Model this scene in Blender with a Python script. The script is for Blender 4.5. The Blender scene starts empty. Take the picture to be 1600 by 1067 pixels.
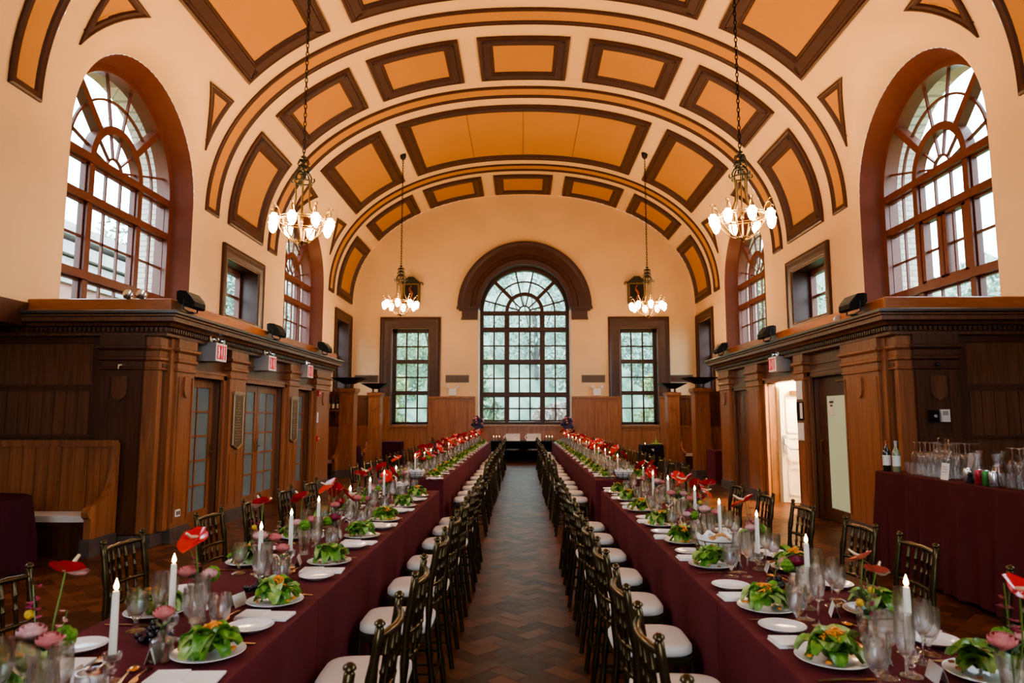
SKY, P_CH, P_FL, P_TO, P_CO, EXPO = 7.2, 230, 270, 190, 320, 0.66
import bpy, bmesh, math, random
from math import sin, cos, pi, radians as RD, sqrt, atan2
from mathutils import Vector, Matrix
from mathutils.geometry import tessellate_polygon
random.seed(7)
S = bpy.context.scene
COL = S.collection

# ------------------------------------------------------------------ mesh collecting
class MB:
    def __init__(s, xf=None):
        s.v = []; s.f = []; s.mi = []; s.xf = xf; s.m = 0
    def pts(s, ps):
        b = len(s.v)
        for p in ps:
            p = s.xf(*p) if s.xf else p
            s.v.append((p[0], p[1], p[2]))
        return b
    def face(s, *i):
        s.f.append(tuple(i)); s.mi.append(s.m)
    def poly(s, ps):
        b = s.pts(ps); s.face(*range(b, b + len(ps)))
    def box(s, x0, y0, z0, x1, y1, z1):
        b = s.pts([(x0,y0,z0),(x1,y0,z0),(x1,y1,z0),(x0,y1,z0),(x0,y0,z1),(x1,y0,z1),(x1,y1,z1),(x0,y1,z1)])
        for q in ((0,3,2,1),(4,5,6,7),(0,1,5,4),(1,2,6,5),(2,3,7,6),(3,0,4,7)):
            s.face(*[b+k for k in q])
    def obox(s, c, sz, rz=0, rx=0, ry=0):
        M = Matrix.Translation(c) @ Matrix.Rotation(rz,4,'Z') @ Matrix.Rotation(ry,4,'Y') @ Matrix.Rotation(rx,4,'X')
        o = []
        for dz in (-.5,.5):
            for dx,dy in ((-.5,-.5),(.5,-.5),(.5,.5),(-.5,.5)):
                o.append(tuple(M @ Vector((dx*sz[0], dy*sz[1], dz*sz[2]))))
        b = s.pts(o)
        for q in ((0,3,2,1),(4,5,6,7),(0,1,5,4),(1,2,6,5),(2,3,7,6),(3,0,4,7)):
            s.face(*[b+k for k in q])
    def rings(s, rs, closed=True, cap=True):
        n = len(rs[0]); bs = [s.pts(r) for r in rs]
        for a, b in zip(bs, bs[1:]):
            for i in range(n if closed else n-1):
                j = (i+1) % n
                s.face(a+i, a+j, b+j, b+i)
        if cap and closed:
            s.face(*[bs[0]+i for i in reversed(range(n))]); s.face(*[bs[-1]+i for i in range(n)])
    def lathe(s, prof, o=(0,0,0), n=16, cap=True):
        rs = []
        for r, z in prof:
            rs.append([(o[0]+r*cos(2*pi*i/n), o[1]+r*sin(2*pi*i/n), o[2]+z) for i in range(n)])
        s.rings(rs, True, cap)
    def tube(s, path, rad, n=8, cap=True, squash=None):
        P = [Vector(p) for p in path]
        if not hasattr(rad, '__len__'): rad = [rad]*len(P)
        rs = []; up = None
        for i, p in enumerate(P):
            d = (P[min(i+1,len(P)-1)] - P[max(i-1,0)]).normalized()
            if up is None:
                up = Vector((0,0,1)) if abs(d.z) < .9 else Vector((1,0,0))
            a = d.cross(up)
            if a.length < 1e-4: a = d.cross(Vector((1,0,0)))
            a.normalize(); bb = a.cross(d); up = bb
            rs.append([tuple(p + rad[i]*(cos(2*pi*k/n)*a + sin(2*pi*k/n)*bb)) for k in range(n)])
        s.rings(rs, True, cap)
    def prism(s, poly, f0, f1):
        """poly: list of 2D points; f0,f1: functions 2D->3D for both faces"""
        n = len(poly); a = s.pts([f0(*p) for p in poly]); b = s.pts([f1(*p) for p in poly])
        tr = tessellate_polygon([[Vector((p[0],p[1],0)) for p in poly]])
        for t in tr:
            s.face(a+t[0], a+t[1], a+t[2]); s.face(b+t[2], b+t[1], b+t[0])
        for i in range(n):
            j = (i+1) % n; s.face(a+i, a+j, b+j, b+i)
    def holed(s, loops, fn):
        tr = tessellate_polygon([[Vector((p[0],p[1],0)) for p in L] for L in loops])
        fl = [p for L in loops for p in L]; b = s.pts([fn(*p) for p in fl])
        for t in tr: s.face(b+t[0], b+t[1], b+t[2])
    def sweep(s, prof, path, closed=False, cap=True):
        """profile [(out,z)] swept along 2D path; out is to the right of travel"""
        n = len(path); rs = []
        for i in range(n):
            p = Vector(path[i]); 
            pr = Vector(path[i-1]) if (i > 0 or closed) else None
            nx = Vector(path[(i+1) % n]) if (i < n-1 or closed) else None
            d0 = (p-pr).normalized() if pr is not None else (nx-p).normalized()
            d1 = (nx-p).normalized() if nx is not None else d0
            n0 = Vector((d0.y,-d0.x)); n1 = Vector((d1.y,-d1.x))
            mm = n0+n1
            if mm.length < 1e-5: mm = n0
            mm.normalize(); k = 1/max(.25, mm.dot(n0))
            rs.append([(p.x+mm.x*o*k, p.y+mm.y*o*k, z) for o, z in prof])
        m = len(prof); bs = [s.pts(r) for r in rs]
        prs = list(zip(bs, bs[1:])) + ([(bs[-1], bs[0])] if closed else [])
        for a, b in prs:
            for i in range(m-1): s.face(a+i, b+i, b+i+1, a+i+1)
        if cap and not closed:
            s.face(*[bs[0]+i for i in range(m)]); s.face(*[bs[-1]+i for i in reversed(range(m))])
    def sphere(s, c, r, n=10, m=7, sq=(1,1,1)):
        rs = []
        for j in range(m+1):
            ph = pi*j/m; rr = max(sin(ph), 1e-3)
            rs.append([(c[0]+r*sq[0]*rr*cos(2*pi*i/n), c[1]+r*sq[1]*rr*sin(2*pi*i/n), c[2]-r*sq[2]*cos(ph)) for i in range(n)])
        s.rings(rs, True, True)
    def grid(s, fn, nu, nv):
        b = s.pts([fn(i/nu, j/nv) for j in range(nv+1) for i in range(nu+1)])
        for j in range(nv):
            for i in range(nu):
                a = b + j*(nu+1)+i; s.face(a, a+1, a+nu+2, a+nu+1)
    def mesh(s, name, mats, smooth=None):
        me = bpy.data.meshes.new(name); me.from_pydata(s.v, [], s.f)
        for m in (mats if isinstance(mats,(list,tuple)) else [mats]): me.materials.append(m)
        if any(s.mi): me.polygons.foreach_set('material_index', s.mi)
        bm = bmesh.new(); bm.from_mesh(me); bmesh.ops.recalc_face_normals(bm, faces=bm.faces); bm.to_mesh(me); bm.free()
        if smooth is not None:
            me.polygons.foreach_set('use_smooth', [True]*len(me.polygons))
            if smooth < 179: me.set_sharp_from_angle(angle=RD(smooth))
        me.update(); return me
    def build(s, name, mats, parent=None, smooth=None, loc=None):
        o = bpy.data.objects.new(name, s.mesh(name, mats, smooth)); COL.objects.link(o)
        if parent is not None: o.parent = parent
        if loc: o.location = loc
        return o

def tag(o, label, cat, group=None, kind=None):
    if label: o['label'] = label
    if cat: o['category'] = cat
    if group: o['group'] = group
    if kind: o['kind'] = kind
    return o
def thing(name, label, cat, loc=(0,0,0), rz=0, group=None):
    o = bpy.data.objects.new(name, None); COL.objects.link(o); o.empty_display_size = .1
    o.location = loc; o.rotation_euler = (0,0,rz); return tag(o, label, cat, group)
def struct(o, label=None, cat=None):
    return tag(o, label, cat, None, 'structure')
def dup(src, loc, rz=0, label=None, group=None, scale=None):
    r = src.copy(); COL.objects.link(r); r.location = loc; r.rotation_euler = (0,0,rz)
    if label: r['label'] = label
    if group: r['group'] = group
    if scale: r.scale = (scale,)*3 if not hasattr(scale,'__len__') else scale
    for ch in list(src.children):
        c = ch.copy(); COL.objects.link(c); c.parent = r
        for g in list(ch.children):
            d = g.copy(); COL.objects.link(d); d.parent = c
    return r
ORD = ['zeroth','first','second','third','fourth','fifth','sixth','seventh','eighth','ninth','tenth','eleventh','twelfth','thirteenth','fourteenth','fifteenth','sixteenth','seventeenth','eighteenth','nineteenth','twentieth','twenty-first','twenty-second','twenty-third','twenty-fourth','twenty-fifth','twenty-sixth','twenty-seventh','twenty-eighth','twenty-ninth','thirtieth']

# ------------------------------------------------------------------ materials
def nodes(name):
    m = bpy.data.materials.new(name); m.use_nodes = True
    nt = m.node_tree; return m, nt, nt.nodes['Principled BSDF']
def L(nt, a, b): nt.links.new(a, b)
def mat(name, c, rough=.5, metal=0, noise=0, nscale=8, bump=0, bscale=40, spec=None, sheen=0, emit=None, es=0, trans=0, coat=0, sss=0):
    m, nt, p = nodes(name)
    p.inputs['Base Color'].default_value = (*c, 1); p.inputs['Roughness'].default_value = rough; p.inputs['Metallic'].default_value = metal
    if spec is not None: p.inputs['Specular IOR Level'].default_value = spec
    if sheen: p.inputs['Sheen Weight'].default_value = sheen
    if coat: p.inputs['Coat Weight'].default_value = coat; p.inputs['Coat Roughness'].default_value = .15
    if trans: p.inputs['Transmission Weight'].default_value = trans
    if sss: p.inputs['Subsurface Weight'].default_value = sss; p.inputs['Subsurface Radius'].default_value = (.02,.01,.005)
    if emit: p.inputs['Emission Color'].default_value = (*emit,1); p.inputs['Emission Strength'].default_value = es
    g = nt.nodes.new('ShaderNodeNewGeometry')
    if noise:
        t = nt.nodes.new('ShaderNodeTexNoise'); t.inputs['Scale'].default_value = nscale; t.inputs['Detail'].default_value = 4
        L(nt, g.outputs['Position'], t.inputs['Vector'])
        r = nt.nodes.new('ShaderNodeMapRange'); r.inputs['To Min'].default_value = 1-noise; r.inputs['To Max'].default_value = 1+noise
        r.inputs['From Min'].default_value = .25; r.inputs['From Max'].default_value = .75
        L(nt, t.outputs['Fac'], r.inputs['Value'])
        mx = nt.nodes.new('ShaderNodeMix'); mx.data_type = 'RGBA'; mx.blend_type = 'MULTIPLY'; mx.inputs[0].default_value = 1
        mx.inputs[6].default_value = (*c,1); L(nt, r.outputs['Result'], mx.inputs[7]); L(nt, mx.outputs[2], p.inputs['Base Color'])
    if bump:
        t = nt.nodes.new('ShaderNodeTexNoise'); t.inputs['Scale'].default_value = bscale; t.inputs['Detail'].default_value = 3
        L(nt, g.outputs['Position'], t.inputs['Vector'])
        b = nt.nodes.new('ShaderNodeBump'); b.inputs['Strength'].default_value = bump; b.inputs['Distance'].default_value = .01
        L(nt, t.outputs['Fac'], b.inputs['Height']); L(nt, b.outputs['Normal'], p.inputs['Normal'])
    return m
def wood(name, c1, c2, rough=.32, scale=(9,9,.55), coat=.15):
    m, nt, p = nodes(name)
    g = nt.nodes.new('ShaderNodeNewGeometry'); mp = nt.nodes.new('ShaderNodeMapping'); mp.inputs['Scale'].default_value = scale
    L(nt, g.outputs['Position'], mp.inputs['Vector'])
    t = nt.nodes.new('ShaderNodeTexNoise'); t.inputs['Scale'].default_value = 2.2; t.inputs['Detail'].default_value = 7; t.inputs['Roughness'].default_value = .62; t.inputs['Distortion'].default_value = .6
    L(nt, mp.outputs['Vector'], t.inputs['Vector'])
    r = nt.nodes.new('ShaderNodeValToRGB'); r.color_ramp.elements[0].position = .3; r.color_ramp.elements[1].position = .72
    r.color_ramp.elements[0].color = (*c1,1); r.color_ramp.elements[1].color = (*c2,1)
    L(nt, t.outputs['Fac'], r.inputs['Fac']); L(nt, r.outputs['Color'], p.inputs['Base Color'])
    p.inputs['Roughness'].default_value = rough; p.inputs['Coat Weight'].default_value = coat; p.inputs['Coat Roughness'].default_value = .2
    b = nt.nodes.new('ShaderNodeBump'); b.inputs['Strength'].default_value = .08; b.inputs['Distance'].default_value = .01
    L(nt, t.outputs['Fac'], b.inputs['Height']); L(nt, b.outputs['Normal'], p.inputs['Normal'])
    return m
def thin_glass(name, tint=(.97,.98,.98), rough=.02, refl=1.0, base=.0, refr=0, milk=0):
    m, nt, p = nodes(name); nt.nodes.remove(p)
    o = nt.nodes['Material Output']
    t = nt.nodes.new('ShaderNodeBsdfTransparent'); t.inputs['Color'].default_value = (*tint,1)
    g = nt.nodes.new('ShaderNodeBsdfGlossy'); g.inputs['Roughness'].default_value = rough
    lw = nt.nodes.new('ShaderNodeLayerWeight'); lw.inputs['Blend'].default_value = .35
    mr = nt.nodes.new('ShaderNodeMapRange'); mr.inputs['To Min'].default_value = .025+base; mr.inputs['To Max'].default_value = refl
    L(nt, lw.outputs['Facing'], mr.inputs['Value'])
    pw = nt.nodes.new('ShaderNodeMath'); pw.operation = 'POWER'; pw.inputs[1].default_value = 2.6
    L(nt, lw.outputs['Facing'], pw.inputs[0]); L(nt, pw.outputs[0], mr.inputs['Value'])
    mx = nt.nodes.new('ShaderNodeMixShader'); L(nt, mr.outputs['Result'], mx.inputs[0]); L(nt, t.outputs[0], mx.inputs[1]); L(nt, g.outputs[0], mx.inputs[2])
    if milk:
        tl = nt.nodes.new('ShaderNodeBsdfTranslucent'); tl.inputs['Color'].default_value = (.80,.95,.92,1); ge = nt.nodes.new('ShaderNodeNewGeometry'); nz = nt.nodes.new('ShaderNodeTexNoise'); nz.inputs['Scale'].default_value = 9; nz.inputs['Detail'].default_value = 5
        L(nt, ge.outputs['Position'], nz.inputs['Vector']); mp = nt.nodes.new('ShaderNodeMapRange'); mp.inputs['From Min'].default_value = .3; mp.inputs['From Max'].default_value = .7; mp.inputs['To Min'].default_value = milk*.6; mp.inputs['To Max'].default_value = milk*1.5; L(nt, nz.outputs['Fac'], mp.inputs['Value'])
        m2 = nt.nodes.new('ShaderNodeMixShader'); L(nt, mp.outputs['Result'], m2.inputs[0]); L(nt, mx.outputs[0], m2.inputs[1]); L(nt, tl.outputs[0], m2.inputs[2]); mx = m2
    if refr:
        gl = nt.nodes.new('ShaderNodeBsdfGlass'); gl.inputs['IOR'].default_value = 1.42; gl.inputs['Roughness'].default_value = 0
        m2 = nt.nodes.new('ShaderNodeMixShader'); m2.inputs[0].default_value = refr; L(nt, mx.outputs[0], m2.inputs[1]); L(nt, gl.outputs[0], m2.inputs[2]); mx = m2
    L(nt, mx.outputs[0], o.inputs['Surface']); return m
def emitter(name, c, s, sample=False):
    m = mat(name, c, .5, emit=c, es=s)
    if not sample:
        try: m.cycles.emission_sampling = 'NONE'
        except Exception: pass
    return m
M = {}
M['plaster'] = mat('cream_plaster', (.79,.56,.33), .75, noise=.05, nscale=1.2, bump=.05, bscale=60)
M['reveal'] = mat('pale_reveal_paint', (.74,.66,.54), .6)
M['ochre'] = mat('ochre_panel_paint', (.50,.24,.07), .7, noise=.05, nscale=1.0)
M['trim'] = mat('dark_brown_trim_paint', (.055,.020,.013), .42, noise=.15, nscale=5)
M['frame'] = mat('red_brown_window_paint', (.125,.034,.018), .42, noise=.12, nscale=4)
M['wood'] = wood('stained_oak', (.085,.032,.013), (.21,.084,.033))
M['wood_l'] = wood('warm_lit_oak', (.18,.064,.024), (.40,.155,.058))  # oak with warm light on the aisle faces worked into its brighter colour
M['wood_d'] = wood('dark_oak', (.05,.018,.008), (.12,.042,.015))
M['parapet'] = wood('uplit_parapet_oak', (.26,.075,.018), (.44,.145,.036), scale=(1.2,1.2,9))  # stronger orange in the colour stands in for the uplight glow
M['stone'] = mat('grey_marble_plinth', (.095,.070,.060), .35, noise=.35, nscale=9)
M['band'] = mat('dark_metal_band', (.10,.10,.10), .3, metal=.7)
M['cloth'] = mat('burgundy_cloth', (.115,.021,.027), .85, noise=.12, nscale=3, bump=.03, bscale=500, spec=.15)
M['cloth_r'] = mat('wine_red_cloth', (.085,.016,.017), .8, noise=.12, nscale=3, spec=.15)
M['plum'] = mat('plum_cloth', (.045,.007,.016), .8, noise=.1, nscale=4, spec=.15)
M['bronze'] = mat('antique_gold_chair_paint', (.072,.050,.020), .27, metal=.75, noise=.2, nscale=20)
M['cushion'] = mat('ivory_cushion', (.74,.69,.62), .85, noise=.04, nscale=10, sheen=.2)
M['china'] = mat('white_china', (.80,.80,.82), .14, coat=.5)
M['napkin'] = mat('white_linen', (.80,.77,.74), .85, bump=.05, bscale=300)
M['gold'] = mat('brushed_gold_metal', (.72,.42,.17), .22, metal=1)
M['silver'] = mat('polished_steel', (.75,.75,.76), .15, metal=1)
M['glass'] = thin_glass('clear_glassware', (.995,.998,1), .0, 1.0, .0, refr=.5)
M['pane'] = thin_glass('window_pane', (.93,.97,.96), .04, .5)
M['pane_w'] = thin_glass('rain_wet_window_pane', (.76,.88,.84), .08, .4, milk=.045)
M['iron'] = mat('black_iron', (.018,.017,.016), .45, metal=.4)
M['brass'] = mat('aged_brass', (.24,.145,.05), .32, metal=.9, noise=.2, nscale=30)
M['verd'] = mat('dark_verdigris_bronze', (.05,.055,.035), .4, metal=.7, noise=.3, nscale=25)
M['black'] = mat('matte_black', (.009,.009,.010), .7, spec=.2)
M['white'] = mat('white_plastic', (.78,.77,.74), .4)
M['grey'] = mat('grey_painted_metal', (.34,.34,.35), .45)
M['wax'] = mat('ivory_wax', (.80,.73,.62), .5, sss=.2)
M['flame'] = emitter('candle_flame', (1,.62,.22), 22)
M['frost'] = mat('frosted_door_glass', (.17,.235,.255), .22, noise=.08, nscale=3)
M['frost_y'] = mat('self_lit_frosted_glass', (.42,.46,.30), .3, emit=(.55,.62,.38), es=.20)  # pane's own emission stands in for light coming through the door
M['red'] = mat('red_sign_paint', (.62,.012,.03), .5, emit=(.9,.03,.06), es=.15)
M['signface'] = mat('white_sign_face', (.78,.74,.70), .5, emit=(1,.9,.85), es=.06)
M['redbox'] = mat('red_alarm_box', (.50,.03,.03), .4)
M['plaque'] = mat('bronze_plaque', (.20,.13,.07), .4, metal=.6, noise=.2, nscale=30)
M['plaque_l'] = mat('raised_plaque_lettering', (.38,.28,.18), .4, metal=.5)
M['corridor'] = mat('corridor_paint', (.80,.70,.52), .6)
M['wdoor'] = mat('white_door_paint', (.84,.78,.66), .45)
M['grille'] = mat('grey_grille', (.16,.14,.12), .5)
M['brick'] = None
def brick_mat():
    m, nt, p = nodes('pale_brick')
    g = nt.nodes.new('ShaderNodeNewGeometry'); cs = nt.nodes.new('ShaderNodeSeparateXYZ'); L(nt, g.outputs['Position'], cs.inputs[0])
    ad = nt.nodes.new('ShaderNodeMath'); ad.operation='ADD'; L(nt, cs.outputs[0], ad.inputs[0]); L(nt, cs.outputs[1], ad.inputs[1])
    cb = nt.nodes.new('ShaderNodeCombineXYZ'); L(nt, ad.outputs[0], cb.inputs[0]); L(nt, cs.outputs[2], cb.inputs[1])
    b = nt.nodes.new('ShaderNodeTexBrick'); b.inputs['Scale'].default_value = 1; b.inputs['Brick Width'].default_value = .3; b.inputs['Row Height'].default_value = .1; b.inputs['Mortar Size'].default_value = .012
    b.inputs['Color1'].default_value = (.78,.72,.62,1); b.inputs['Color2'].default_value = (.68,.62,.52,1); b.inputs['Mortar'].default_value = (.4,.36,.32,1)
    L(nt, cb.outputs[0], b.inputs['Vector']); L(nt, b.outputs['Color'], p.inputs['Base Color']); p.inputs['Roughness'].default_value = .9
    return m
M['brick'] = brick_mat()
def floor_mat():
    m, nt, p = nodes('herringbone_tile')
    g = nt.nodes.new('ShaderNodeNewGeometry')
    r = nt.nodes.new('ShaderNodeValToRGB'); e = r.color_ramp.elements
    e[0].color = (.056,.021,.009,1); e[1].color = (.17,.064,.025,1); x = e.new(.5); x.color = (.098,.038,.017,1)
    L(nt, g.outputs['Random Per Island'], r.inputs['Fac'])
    t = nt.nodes.new('ShaderNodeTexNoise'); t.inputs['Scale'].default_value = 14; t.inputs['Detail'].default_value = 5; L(nt, g.outputs['Position'], t.inputs['Vector'])
    mx = nt.nodes.new('ShaderNodeMix'); mx.data_type='RGBA'; mx.blend_type='OVERLAY'; mx.inputs[0].default_value = .45
    L(nt, r.outputs['Color'], mx.inputs[6]); L(nt, t.outputs['Fac'], mx.inputs[7]); L(nt, mx.outputs[2], p.inputs['Base Color'])
    mr = nt.nodes.new('ShaderNodeMapRange'); mr.inputs['To Min'].default_value = .28; mr.inputs['To Max'].default_value = .52; p.inputs['Specular IOR Level'].default_value = .2; L(nt, t.outputs['Fac'], mr.inputs['Value']); L(nt, mr.outputs['Result'], p.inputs['Roughness'])
    b = nt.nodes.new('ShaderNodeBump'); b.inputs['Strength'].default_value = .12; b.inputs['Distance'].default_value = .01; L(nt, t.outputs['Fac'], b.inputs['Height']); L(nt, b.outputs['Normal'], p.inputs['Normal'])
    return m
M['floor'] = floor_mat()
M['grout'] = mat('grey_brown_grout', (.10,.065,.045), .7)
# ------------------------------------------------------------------ the hall: sizes in metres, Y runs down the hall away from the camera
A, B, Z0, NE = 6.2, 4.15, 5.55, 2.2
YE, YB = 24.4, -7.0
WC = (10.62, 19.08, 2.1)          # centres of the great side windows
def vx(z):
    u = max(0.0, min(1.0, (z-Z0)/B)); return A*(1-u**NE)**(1/NE)
def vpt(t):
    c, s_ = cos(t), sin(t); sg = 1 if c >= 0 else -1
    return sg*A*abs(c)**(2/NE), Z0 + B*abs(s_)**(2/NE)
_T = [i*pi/2000 for i in range(2001)]; _P = [vpt(t) for t in _T]; _SL = [0.0]
for a, b in zip(_P, _P[1:]): _SL.append(_SL[-1]+sqrt((a[0]-b[0])**2+(a[1]-b[1])**2))
import bisect
def s_of(tdeg):
    k = tdeg/180*2000; i = min(1999, max(0, int(k))); return _SL[i]+(k-i)*(_SL[i+1]-_SL[i])
def on_vault(Y, s, off=0.0):
    i = min(1999, max(0, bisect.bisect(_SL, s)-1)); f = (s-_SL[i])/(_SL[i+1]-_SL[i])
    x = _P[i][0]+f*(_P[i+1][0]-_P[i][0]); z = _P[i][1]+f*(_P[i+1][1]-_P[i][1])
    tx, tz = _P[i+1][0]-_P[i][0], _P[i+1][1]-_P[i][1]; l = sqrt(tx*tx+tz*tz)
    return (x - tz/l*off, Y, z + tx/l*off)
# floor: herringbone tiles over a grout bed
m = MB(); W = .122; ang = pi/4; ca, sa = cos(ang), sin(ang); rnd = random.Random(3)
def tile(x0, y0, x1, y1):
    g = .0022; cx, cy = (x0+x1)/2, (y0+y1)/2
    X, Yy = ca*cx - sa*cy, sa*cx + ca*cy + 12
    if not (-7.6 < X < 7.6 and .4 < Yy < 24.5): return
    ta, tb = rnd.uniform(-.0022,.0022), rnd.uniform(-.0022,.0022); ps = []
    for (px, py) in ((x0+g,y0+g),(x1-g,y0+g),(x1-g,y1-g),(x0+g,y1-g)):
        ps.append((ca*px-sa*py, sa*px+ca*py+12, ta*(px-cx)/W*.5 + tb*(py-cy)/W*.5))
    m.poly(ps)
R_ = 125
for i in range(-R_, R_):
    for j in range(-R_, R_):
        k = (i-j) % 4
        if k == 0: tile(i*W, j*W, (i+2)*W, (j+1)*W)
        elif k == 3: tile(i*W, j*W, (i+1)*W, (j+2)*W)
fl = m.build('floor', M['floor']); struct(fl, 'dark brown herringbone tile floor of the hall', 'floor')
m = MB(); m.box(-7.7, YB, -.06, 7.7, 26, -.004); struct(m.build('floor_bed', M['grout'], fl))
# ceiling: vault with smooth lunettes over the great windows
LA, LB_, RW, RH = 1.98, 2.10, 2.32, 2.30
tz = None
for i, p in enumerate(_P):
    if p[1] >= Z0+RH: tz = _T[i]; break
# exact t at z = Z0+RH
tz = math.asin((RH/B)**(NE/2))
ts = [tz*k/10 for k in range(11)] + [tz+(pi-2*tz)*k/40 for k in range(1,41)] + [pi-tz+tz*k/10 for k in range(1,11)]
ys = sorted(set([YB, YE] + [c+d for c in WC for d in (-RW, RW)] + [YB+k*(YE-YB)/24 for k in range(25)]))
m = MB()
idx = {}
def gv(i, j):
    if (i,j) not in idx:
        x, z = vpt(ts[i]); idx[(i,j)] = m.pts([(x, ys[j], z)])
    return idx[(i,j)]
for j in range(len(ys)-1):
    ym = (ys[j]+ys[j+1])/2; inb = any(abs(ym-c) < RW for c in WC)
    for i in range(len(ts)-1):
        if inb and (i < 10 or i >= len(ts)-11): continue
        m.face(gv(i,j), gv(i+1,j), gv(i+1,j+1), gv(i,j+1))
RO = 1.74                          # radius of the window opening on the wall plane
cor = atan2(RH, RW)
phis = sorted(set([k*pi/48 for k in range(49)] + [cor, pi-cor]))
for sx in (-1, 1):
    for c in WC:
        rows = []
        for ph in phis:
            cp, sp = cos(ph), sin(ph)
            k = min(RW/max(abs(cp),1e-6), RH/max(sp,1e-6))
            by, bz = k*cp, k*sp; ly, lz = LA*cp, LB_*sp
            col = []
            for q in range(5):
                f = q/4; y, z = by+(ly-by)*f, bz+(lz-bz)*f
                col.append((sx*vx(Z0+z), c+y, Z0+z))
            x0 = vx(Z0+lz); ey, ez = RO*cp, RO*sp
            c0, c1 = Vector((x0, ly, lz)), Vector((A, ey, ez))
            tan = (Vector((x0,ly,lz))-Vector((vx(Z0+bz), by, bz))); tl = max(tan.length,1e-6)
            cm = c0 + tan/tl*(c1-c0).length*.5
            for q in range(1,8):
                f = q/7; p = c0*(1-f)**2 + cm*2*f*(1-f) + c1*f*f
                col.append((sx*min(p.x, A), c+p.y, Z0+p.z))
            rows.append(m.pts(col))
        for a, b in zip(rows, rows[1:]):
            for q in range(11): m.face(a+q, a+q+1, b+q+1, b+q)
ce = m.build('ceiling', M['plaster'], smooth=50); struct(ce, 'cream plaster barrel vault of the hall', 'ceiling')

# coffers on the vault
def dense(loop, step=.14):
    out = []
    for a, b in zip(loop, loop[1:]+loop[:1]):
        d = sqrt((a[0]-b[0])**2+(a[1]-b[1])**2); n = max(1, int(d/step))
        for k in range(n): out.append((a[0]+(b[0]-a[0])*k/n, a[1]+(b[1]-a[1])*k/n))
    return out
def inset(loop, d):
    n = len(loop); o = []
    for i in range(n):
        p, q, r = Vector(loop[i-1]), Vector(loop[i]), Vector(loop[(i+1)%n])
        a, b = (q-p).normalized(), (r-q).normalized(); na, nb = Vector((-a.y,a.x)), Vector((-b.y,b.x))
        mm = na+nb
        if mm.length < 1e-4: mm = na
        mm.normalize(); k = 1/max(.22, mm.dot(na)); o.append(tuple(q+mm*d*k))
    return o
NT = [0]
def trim_name(): NT[0] += 1; return 'trim_%d' % NT[0]
def coffer(loop, w, label, seams=0, rect=None):
    ar = sum(a[0]*b[1]-b[0]*a[1] for a, b in zip(loop, loop[1:]+loop[:1]))
    if ar < 0: loop = loop[::-1]
    lp = dense(loop)
    if w > .25: prof = [(0,.0),(0,.05),(.035,.065),(.07,.045),(.10,.045),(.115,.075),(w-.08,.075),(w-.06,.05),(w-.03,.05),(w-.005,.012),(w,.004)]
    else: prof = [(0,0),(0,.035),(w*.2,.05),(w*.4,.035),(w*.75,.035),(w,.004)]
    mm = MB(); rg = [[on_vault(y, s, h) for y, s in inset(lp, d)] for d, h in prof]
    mm.rings(rg, True, False)
    o = mm.build(trim_name(), M['trim'], smooth=30); struct(o, label, 'ceiling moulding')
    mm = MB()
    if rect:
        (y0,y1,s0,s1) = rect; y0, y1 = min(y0,y1)+w*.97, max(y0,y1)-w*.97; s0, s1 = min(s0,s1)+w*.97, max(s0,s1)-w*.97
        mm.grid(lambda u,v: on_vault(y0+(y1-y0)*v, s0+(s1-s0)*u, .008), max(4,int((s1-s0)/.2)), 2)
        for k in range(1, seams+1):
            mm.m = 1; ss = s0+(s1-s0)*k/(seams+1); mm.poly([on_vault(y0,ss-.006,.012),on_vault(y0,ss+.006,.012),on_vault(y1,ss+.006,.012),on_vault(y1,ss-.006,.012)])
    else:
        il = inset(lp, w*.97); cy = sum(p[0] for p in il)/len(il); cs_ = sum(p[1] for p in il)/len(il)
        b = mm.pts([on_vault(y,s,.008) for y,s in il]+[on_vault(cy,cs_,.008)]); n = len(il)
        for i in range(n): mm.face(b+i, b+(i+1)%n, b+n)
    mm.build('coffer_panel', [M['ochre'], M['wood_d']], o, smooth=60)
def rect_coffer(y0, y1, t0, t1, w, label, seams=0):
    s0, s1 = s_of(t0), s_of(t1)
    coffer([(y0,s0),(y1,s0),(y1,s1),(y0,s1)], w, label, seams, (y0,y1,s0,s1))
SIDE = {1: 'right', -1: 'left', 0: 'centre'}
def mir(t, sx): return t if sx < 0 else 180-t
ribs = [(7.70,8.25,'closest the camera'),(12.82,13.38,'beyond the near chandeliers'),(16.09,16.66,'in the middle of the hall'),(21.32,21.88,'closest the end wall')]
for y0, y1, lb in ribs: rect_coffer(y0, y1, .15, 179.85, .125, 'narrow arched rib band with brown edges '+lb)
for y0, y1, lb, w in ((13.84,15.70,'between the chandelier pairs',.34),(22.28,24.22,'against the end wall',.33)):
    rect_coffer(y0, y1, 82.2, 97.8, w, 'small ochre coffer at the crown, row '+lb)
    for sx in (-1,1):
        for t0, t1, nm in ((101.4,121,'beside the crown'),(125,147,'half way down'),(152.6,179.7,'tall and lowest')):
            rect_coffer(y0, y1, mir(t0,sx), mir(t1,sx), w, 'ochre coffer %s on the %s slope, row %s' % (nm, SIDE[sx], lb))
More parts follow.
